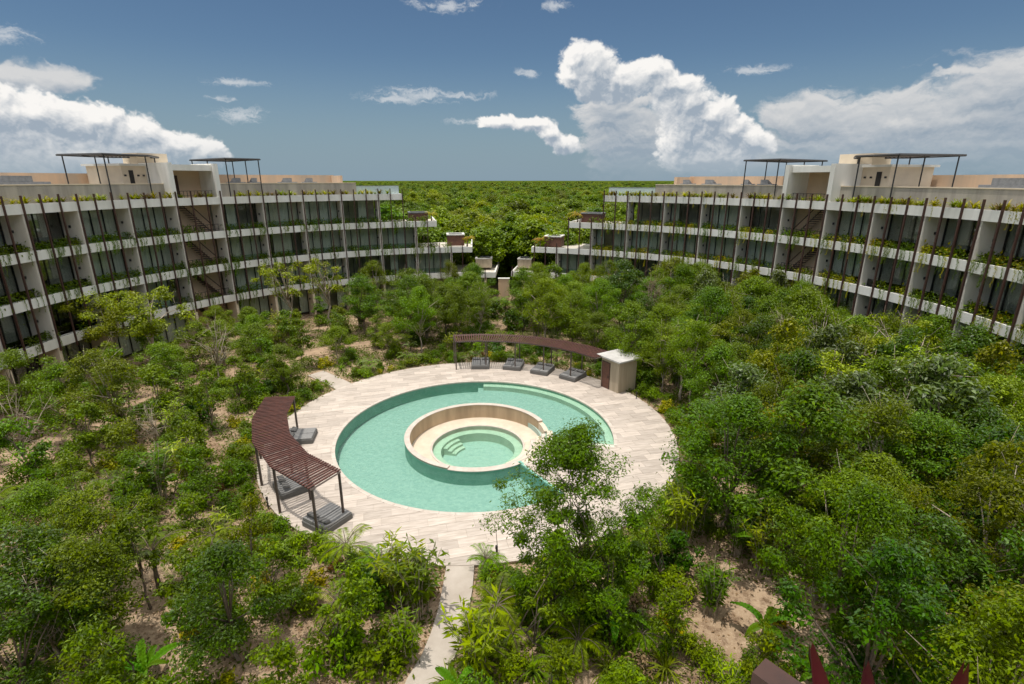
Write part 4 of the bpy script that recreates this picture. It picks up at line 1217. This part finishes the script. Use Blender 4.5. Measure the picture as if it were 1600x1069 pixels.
put_tree('slender', x_, y_, 8.7, 'tall slender multi-stemmed tree standing alone in front of the pool', None); trees.append((x_, y_, 1.6))
def fill(n, xr, yr, test, kinds, hr, sp, wide=(.9,1.15)):
    c = 0
    for _ in range(n*40):
        if c >= n: break
        x, y = rnd.uniform(*xr), rnd.uniform(*yr)
        if not inside(x, y, 2.6) or deckd(x, y) < 2.4 or pathd(x, y) < 1.6 or clear(x, y) < .8 or not test(x, y): continue
        if any(hypot(x-a, y-b) < sp for a, b, r in trees): continue
        k = rnd.choice(kinds); h_ = rnd.uniform(*hr); lab = '%s %s' % (sized(TDESC[k], h_), where(x, y))
        put_tree(k, x, y, h_, lab, lab, rnd.uniform(*wide)); trees.append((x, y, 1.5)); c += 1
gk = ['bright','bright','broad','broad','broad','olive','olive','dark','dark','grey','rusty']
fill(120, (8.5, 32), (8, 58), lambda x, y: x > 11.5-.10*y and (y > 24 or x > 9.6+(24-y)*.05) and (x > 12 or y < 42), gk, (6.0, 8.6), 2.45, (.72, 1.02))
fill(9, (9, 30), (8, 40), lambda x, y: x > 12, ['bare','sparse','sparse'], (6.2, 7.8), 1.6)
fill(14, (-30, -11), (44, 66), lambda x, y: True, ['thin','thingreen','bright'], (3.2, 4.4), 3.2)
fill(30, (-11, 24), (48, 70), lambda x, y: abs(x+1.1) > 2.0, ['bright','broad','olive','broad','thingreen'], (5.0, 7.4), 2.8, (.7, .95))
fill(26, (-33, -16), (26, 50), lambda x, y: True, ['thin','thingreen','thingreen','bright'], (3.4, 5.2), 3.0)
fill(36, (-24, -4), (10, 34), lambda x, y: True, ['thin','thingreen','thingreen'], (3.2, 5.2), 2.3, (.75, 1.0))
fill(10, (-1, 9), (9.5, 22), lambda x, y: pathd(x, y) > 1.2 and deckd(x, y) < 9, ['thin','thingreen'], (2.6, 3.4), 2.2)

# hand-placed shrubs and palms
def B_at(px, py, kind, s, label=None, z=0.):
    x, y = at(px, py, z); put_bush(kind, x, y, s, where(x, y), label)
B_at(655, 955, 'cane', 1.35, 'tall bamboo-like clump leaning over the concrete path')
B_at(628, 940, 'cane', 1.25, 'bamboo-like cane clump behind the path-side clump')
B_at(545, 898, 'tallpalm', 1.1, 'feather palm beside the path end of the short pergola')
B_at(600, 925, 'tallpalm', 1.05, 'feather palm next to the bamboo-like clump')
B_at(575, 935, 'dark', .8); B_at(600, 1040, 'round', 1.3); B_at(640, 1030, 'cane', .8); B_at(540, 1040, 'light', 1.3)
B_at(345, 880, 'tallpalm', 1.0, 'arching feather palm in the sandy garden beyond the dark tree')
B_at(250, 925, 'tallpalm', 1.2, 'small palm above the sandy clearing')
B_at(1065, 850, 'cane', 1.3, 'cane clump at the deck rim by the sandy clearing'); B_at(1085, 830, 'cane', 1.2, 'second cane clump at the deck rim by the clearing')
B_at(1110, 960, 'cane', .9, 'low cane clump in the sandy clearing'); B_at(1105, 910, 'round', .8)
B_at(1080, 600, 'dark', 1.4); B_at(1010, 600, 'round', 1.2); B_at(1020, 625, 'light', .9); B_at(1045, 640, 'yellow', 1.0)
for px, py, k in ((770,905,'light'),(760,960,'strap'),(770,1010,'light'),(800,930,'round'),(830,960,'light'),(850,1010,'strap'),(900,1020,'light'),(800,1050,'light'),(870,1055,'palm'),(950,1050,'strap'),(1000,1010,'palm'),(1040,1050,'strap'),
                  (990,960,'dry'),(1080,1020,'light'),(745,1035,'palm'),(760,890,'palm'),(700,1075,'strap')): B_at(px, py, k, rnd.uniform(.8, 1.15))
banana(235, 1075, 'banana plant with broad leaves at the foot of the sandy clearing', s=.95)
banana(715, 1100, 'banana plant with broad leaves beside the concrete path', s=.8)
banana(1190, 1010, 'bright banana plant at the edge of the grove by the near post', s=1.05)
banana(960, 990, 'banana plant half hidden under the slender tree', s=1.0)
banana(1175, 880, 'dark banana plant in the grove edge above the clearing', s=1.1)
banana(1270, 1085, 'banana plant beneath the near building edge', s=.9)
# thick planting round the deck and through the garden
bush = []
def scatter(n, gen, kinds, sr, sp):
    c = 0
    for _ in range(n*30):
        if c >= n: break
        x, y = gen()
        if not inside(x, y, 1.2) or deckd(x, y) < .4 or pathd(x, y) < .8 or clear(x, y) < 0 or dist_poly(x, y, DIRT) < 1.3 or y < 7: continue
        if hypot(x-8.5, y-39.3) < 1.9: continue
        if any(hypot(x-a, y-b) < sp for a, b in bush): continue
        k = rnd.choice(kinds); put_bush(k, x, y, rnd.uniform(*sr), where(x, y)); bush.append((x, y)); c += 1
def ringgen(d0, d1, a0=0, a1=360):
    def g():
        a = RAD(rnd.uniform(a0, a1)); r = RD+rnd.uniform(d0, d1); return DECK[0]+r*cos(a), DECK[1]+r*sin(a)
    return g
scatter(150, ringgen(.45, 1.9), ['round','light','light','yellow','rust','strap','palm','round','light'], (.5, .95), .62)
scatter(90, ringgen(1.8, 6.0), ['round','light','dark','cane','palm','round','light','yellow','strap'], (.75, 1.3), 1.2)
scatter(125, lambda: (rnd.uniform(-30, -4), rnd.uniform(9, 44)), ['round','light','palm','cane','strap','dry','round','light','yellow'], (.6, 1.2), 1.15)
scatter(70, lambda: (rnd.uniform(-26, 22), rnd.uniform(44, 68)), ['round','light','dark','cane','palm','light'], (.9, 1.6), 1.7)
scatter(45, lambda: (rnd.uniform(-1.4, 10.5), rnd.uniform(8, 26)), ['light','light','palm','strap','cane','round','yellow','dry'], (.6, 1.05), 1.1)
scatter(40, lambda: (rnd.uniform(9, 30), rnd.uniform(10, 55)), ['dark','round','cane'], (1.0, 1.6), 2.0)

# ground cover: countless low leaves and litter tufts
def ground_cover():
    rng = np.random.default_rng(5); P_ = []
    while len(P_) < 15000:
        x, y = rng.uniform(-34, 31), rng.uniform(8, 70)
        if not inside(x, y, .8) or deckd(x, y) < .12 or pathd(x, y) < .12 or dist_poly(x, y, DIRT) < .9: continue
        cl = clear(x, y)
        dens = sin(x*.55+1.7)*cos(y*.47+x*.2)+.6*sin(x*1.3+y*1.1)
        edge = deckd(x, y) < 2.0
        if not edge and (cl < .2 and rng.random() < .93 or dens < -.25 and rng.random() < .7): continue
        P_.append((x, y, gz(x, y)))
    P_ = np.array(P_); k = 11; n = len(P_)*k
    c = np.repeat(P_, k, 0); off = rng.normal(size=(n,3))*np.array([.20,.20,.0]); off[:,2] = np.abs(rng.normal(size=n))*.10+.02
    pos = c+off; nr = rng.normal(size=(n,3))*.5+np.array([0,0,.8]); ax = off*np.array([1,1,0])+np.array([0,0,.12])+rng.normal(size=(n,3))*.03
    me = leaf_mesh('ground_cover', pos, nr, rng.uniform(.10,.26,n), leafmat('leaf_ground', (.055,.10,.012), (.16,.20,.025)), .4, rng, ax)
    o = obj('ground_cover', me); o['kind'] = 'stuff'; tag(o, 'low green leafy growth scattered over the sandy courtyard ground', 'ground cover')
    m = 48000; x = rng.uniform(-34, 31, m); y = rng.uniform(8, 70, m)
    ok = np.array([inside(a, b, .6) and deckd(a, b) > .1 and pathd(a, b) > .1 for a, b in zip(x, y)])
    x, y = x[ok], y[ok]; z = np.array([gz(a, b) for a, b in zip(x, y)])+.012
    pos = np.stack([x, y, z], 1); n = len(x)
    me = leaf_mesh('leaf_litter', pos, rng.normal(size=(n,3))*.35+np.array([0,0,1]), rng.uniform(.08,.2,n), L_dry, .5, rng)
    o = obj('leaf_litter', me); o['kind'] = 'stuff'; tag(o, 'dry brown fallen leaves strewn over the courtyard soil', 'leaf litter')
ground_cover()

# ------------------------------------------------------------------ plants in the facade planters
def vine_mesh(seed, big):
    rng = np.random.default_rng(seed); P_ = []; N_ = []; A_ = []; S_ = []
    for i in range(95 if big else 60):      # bushy top
        P_.append(rng.normal(size=3)*np.array([.26,.12,.16])+np.array([0,0,.26])); A_.append(rng.normal(size=3)+np.array([0,0,.8])); N_.append(rng.normal(size=3)*.6+np.array([0,-.4,.7])); S_.append(rng.uniform(.12,.24))
    for s in range(rng.integers(1, 4)):     # hanging strands over the fascia
        x = rng.uniform(-.3,.3); L = rng.uniform(.4, 1.25); n = int(L*34)
        for k in range(-6, n):
            f = k/n; z = -L*f; y = -.37 if k >= 0 else -.37-.05*k
            P_.append(np.array([x+rng.normal()*.018+.05*sin(4*f), y-.015*abs(rng.normal()), .16+min(0, z)+(0 if k >= 0 else .02)])); A_.append(rng.normal(size=3)*.35+np.array([0,-.1,-.9])); N_.append(np.array([rng.normal()*.4,-1,.4])); S_.append(rng.uniform(.07,.13))
    return leaf_mesh('vine', np.array(P_), np.array(N_), np.array(S_), (L_vine, L_vine, L_broad)[seed % 3], .40, rng, np.array(A_))
VM = [vine_mesh(100+i, i % 2) for i in range(7)]
VMY = [vine_mesh(120+i, 1) for i in range(3)]
for m in VMY: m.materials.clear(); m.materials.append(L_yellow)
SPK = [blades(np.random.default_rng(140+i), 30, .55, .05, (.7,1.5), (L_yellow, L_feather, L_yellow, L_rust)[i], 'planter_plant', 1.0) for i in range(4)]
def planter_plants():
    for (C, R, a, z, k, side) in VINES:
        vis = (-12 < a < 64) if side == SR else (98 < a < 184)
        if not vis or rnd.random() < .18: continue
        if k == 3 and rnd.random() < .5: continue
        yel = side == SR and rnd.random() < .3
        p = pol(C, R+.36, a); m = rnd.choice(VMY if yel else VM)
        lab = '%s over the %s planter of the %s' % ('yellowish trailing vine' if yel else 'dark green trailing plant', ('roof','top-floor','middle-floor','lower-floor')[k], side)
        o = tag(obj('trailing_plant', m, None, None, (p[0], p[1], z), RAD(a)-pi/2), lab, 'plant', lab); s = rnd.uniform(.9, 1.5); o.scale = (s, 1.12, s)
    for (C, R, a, z, k, side) in SPIKES:
        vis = (-12 < a < 64) if side == SR else (107 < a < 184)
        if not vis or rnd.random() < .25: continue
        p = pol(C, R+.40, a); i = rnd.choice((0,0,1,1,2,3))
        lab = '%s spiky plant in the roof-edge planter of the %s' % (('yellow','yellow-green','yellow','rust-red')[i], side)
        o = tag(obj('spiky_plant', SPK[i], None, None, (p[0], p[1], z), rnd.uniform(0, 6)), lab, 'plant', lab); s = rnd.uniform(1.1, 2.1); o.scale = (s, s, s)
        if side == SR and rnd.random() < .4:
            lab = 'yellow-green vine hanging from the roof edge of the %s' % side
            o = tag(obj('trailing_plant', rnd.choice(VMY), None, None, (p[0], p[1], z), RAD(a)-pi/2), lab, 'plant', lab)
planter_plants()
# orange and green palms on the stepped terraces
for C, R, a, dr, z, s, lf in ((CR,RR_,67.3,1.4,ZR-STOREY,1.3,'o'),(CR,RR_,74.9,1.6,ZR-2*STOREY,1.2,'o'),(CL,RL,94.8,2.2,ZL-2*STOREY,1.3,'o'),(CL,RL,102.6,1.6,ZL-STOREY,1.1,'y')):
    tm, cm = palm_mesh(int(a*10), .7, 1.1, 11, L_orange if lf == 'o' else L_yellow)
    side = SR if C is CR else SL
    t = thing('potted_palm', '%s feather palm on the %s terrace step of the %s' % ('orange' if lf == 'o' else 'yellow', 'second' if z > 9 else 'third', side), 'palm', (*pol(C, R+dr, a), z-.1)); t.scale = (s, s, s)
    obj('trunk', tm, None, t); obj('fronds', cm, None, t)
# dark red cordyline leaves at the near roof edge
t = thing('cordyline', 'dark red broad-leaved plant beside the near brown post', 'plant', (.86, .74, 14.1))
for k, (a, e, L) in enumerate(((94,63,.90),(72,61,.86),(112,60,.76),(44,52,.94),(84,76,.5))):
    vs = []; n = 8
    for i in range(n+1):
        f = i/n; ww = .085*sin(pi*min(1,f*.9+.08))**.8; x = L*f*cos(RAD(e)); z = L*f*sin(RAD(e))-.18*f*f
        vs += [(x, -ww/2, z+.05), (x, 0, z), (x, ww/2, z+.05)]
    o = obj('leaf', MB().add(vs, [(i*3+q, i*3+q+3, i*3+q+4, i*3+q+1) for i in range(n) for q in range(2)]), L_red, t, smooth=True); o.rotation_euler = (0, 0, RAD(a))
obj('stem', MB().tube([(0,0,-.1),(0,0,.08)], .03, 6), M_bark, t)

# ------------------------------------------------------------------ far forest beyond the buildings (one mass)
def forest():
    rng = np.random.default_rng(11); protos = []
    hid = bpy.data.collections.new('forest_crowns')
    for i, lf in enumerate((L_bright, L_broad, L_olive, L_broad, L_bright, L_feather)):
        cs = clumps(rng, 3.0, -1.2, 2.0, 30); pos, nr, sz = crown_leaves(rng, cs, 120, .95, .34, .8)
        me = leaf_mesh('forest_crown', pos, nr, sz, lf, .55, rng)
        o = bpy.data.objects.new('forest_crown', me); hid.objects.link(o); protos.append(o)
    pts = []
    for r0, r1, sp in ((44, 110, 3.4), (110, 260, 4.6), (260, 700, 7.5), (700, 1700, 15.0)):
        n = int((r1*r1-r0*r0)*RAD(150)/2/(sp*sp)*1.25)
        r = np.sqrt(rng.uniform(r0*r0, r1*r1, n)); a = RAD(90)+rng.uniform(-RAD(75), RAD(75), n)
        x = POOL[0]+r*np.cos(a); y = POOL[1]+r*np.sin(a)
        if r0 > 200:
            keep = np.abs(a-RAD(90)) < RAD(32); x, y, r = x[keep], y[keep], r[keep]
        dl = np.hypot(x-CL[0], y-CL[1])-RL; dr = np.hypot(x-CR[0], y-CR[1])-RR_
        ok = np.where(x < 0, dl > 11.5, dr > 11.5)
        x, y, r = x[ok], y[ok], r[ok]
        z = 5.0+rng.normal(size=len(x))*1.3+1.6*np.sin(x*.05)*np.cos(y*.043)
        pts.append(np.stack([x, y, z], 1))
    g = np.array([(rng.uniform(-9, 9), rng.uniform(76, 100), rng.uniform(5.5, 7.6)) for _ in range(46)]); pts.append(g)   # big crowns close behind the gap
    pts = np.concatenate(pts)
    # canopy sheet carrying on to the horizon
    vs = []; fs = []
    rr = [60]+list(np.geomspace(90, 5000, 60)); na = 220
    for r in rr:
        for i in range(na+1):
            a = RAD(90)+RAD(-80+160*i/na); x = POOL[0]+r*cos(a); y = POOL[1]+r*sin(a)
            vs.append((x, y, (3.4 if r < 600 else 6.2)+(rng.normal()*1.1 if r > 80 else -1.5)))
    for j in range(len(rr)-1):
        for i in range(na): fs.append((j*(na+1)+i, (j+1)*(na+1)+i, (j+1)*(na+1)+i+1, j*(na+1)+i+1))
    m = bpy.data.materials.new('forest_canopy'); m.use_nodes = True; q = NT(m.node_tree); b = q.n['Principled BSDF']
    tcx = q.new('ShaderNodeTexCoord').outputs['Object']
    n1 = q.noise(tcx, .06, 6, .7); n2 = q.noise(tcx, .006, 5)
    c = q.mix(q.mrange(n1.outputs[0], .35, .65), (.025,.042,.004,1), (.085,.12,.010,1)); c = q.mix(q.mrange(n2.outputs[0], .4, .65, 0, .5), c, (.10,.12,.018,1))
    q.l.new(c, b.inputs['Base Color']); b.inputs['Roughness'].default_value = 1; b.inputs['Specular IOR Level'].default_value = 0
    fo = obj('forest', MB().add(vs, fs), m); fo['kind'] = 'stuff'; tag(fo, 'flat green forest stretching to the horizon beyond the buildings', 'forest')
    pm = bpy.data.meshes.new('forest_points'); pm.from_pydata([tuple(p) for p in pts], [], [])
    po = bpy.data.objects.new('forest_trees', pm); COL.objects.link(po); po['kind'] = 'stuff'; tag(po, 'mass of tree crowns in the forest beyond the gap between the buildings', 'forest')
    ng = bpy.data.node_groups.new('forest_scatter', 'GeometryNodeTree')
    ng.interface.new_socket('Geometry', in_out='INPUT', socket_type='NodeSocketGeometry'); ng.interface.new_socket('Geometry', in_out='OUTPUT', socket_type='NodeSocketGeometry')
    gi = ng.nodes.new('NodeGroupInput'); go = ng.nodes.new('NodeGroupOutput')
    ci = ng.nodes.new('GeometryNodeCollectionInfo'); ci.inputs['Collection'].default_value = hid; ci.inputs['Separate Children'].default_value = True; ci.inputs['Reset Children'].default_value = True
    ip = ng.nodes.new('GeometryNodeInstanceOnPoints'); ip.inputs['Pick Instance'].default_value = True
    rv = ng.nodes.new('FunctionNodeRandomValue'); rv.data_type = 'FLOAT'; rv.inputs[2].default_value = .75; rv.inputs[3].default_value = 1.5
    rt = ng.nodes.new('FunctionNodeRandomValue'); rt.data_type = 'FLOAT_VECTOR'; rt.inputs[0].default_value = (0,0,0); rt.inputs[1].default_value = (.2,.2,6.28)
    L = ng.links
    L.new(gi.outputs[0], ip.inputs['Points']); L.new(ci.outputs[0], ip.inputs['Instance']); L.new(rt.outputs[0], ip.inputs['Rotation']); L.new(rv.outputs[1], ip.inputs['Scale'])
    L.new(ip.outputs[0], go.inputs[0])
    md = po.modifiers.new('scatter', 'NODES'); md.node_group = ng
forest()
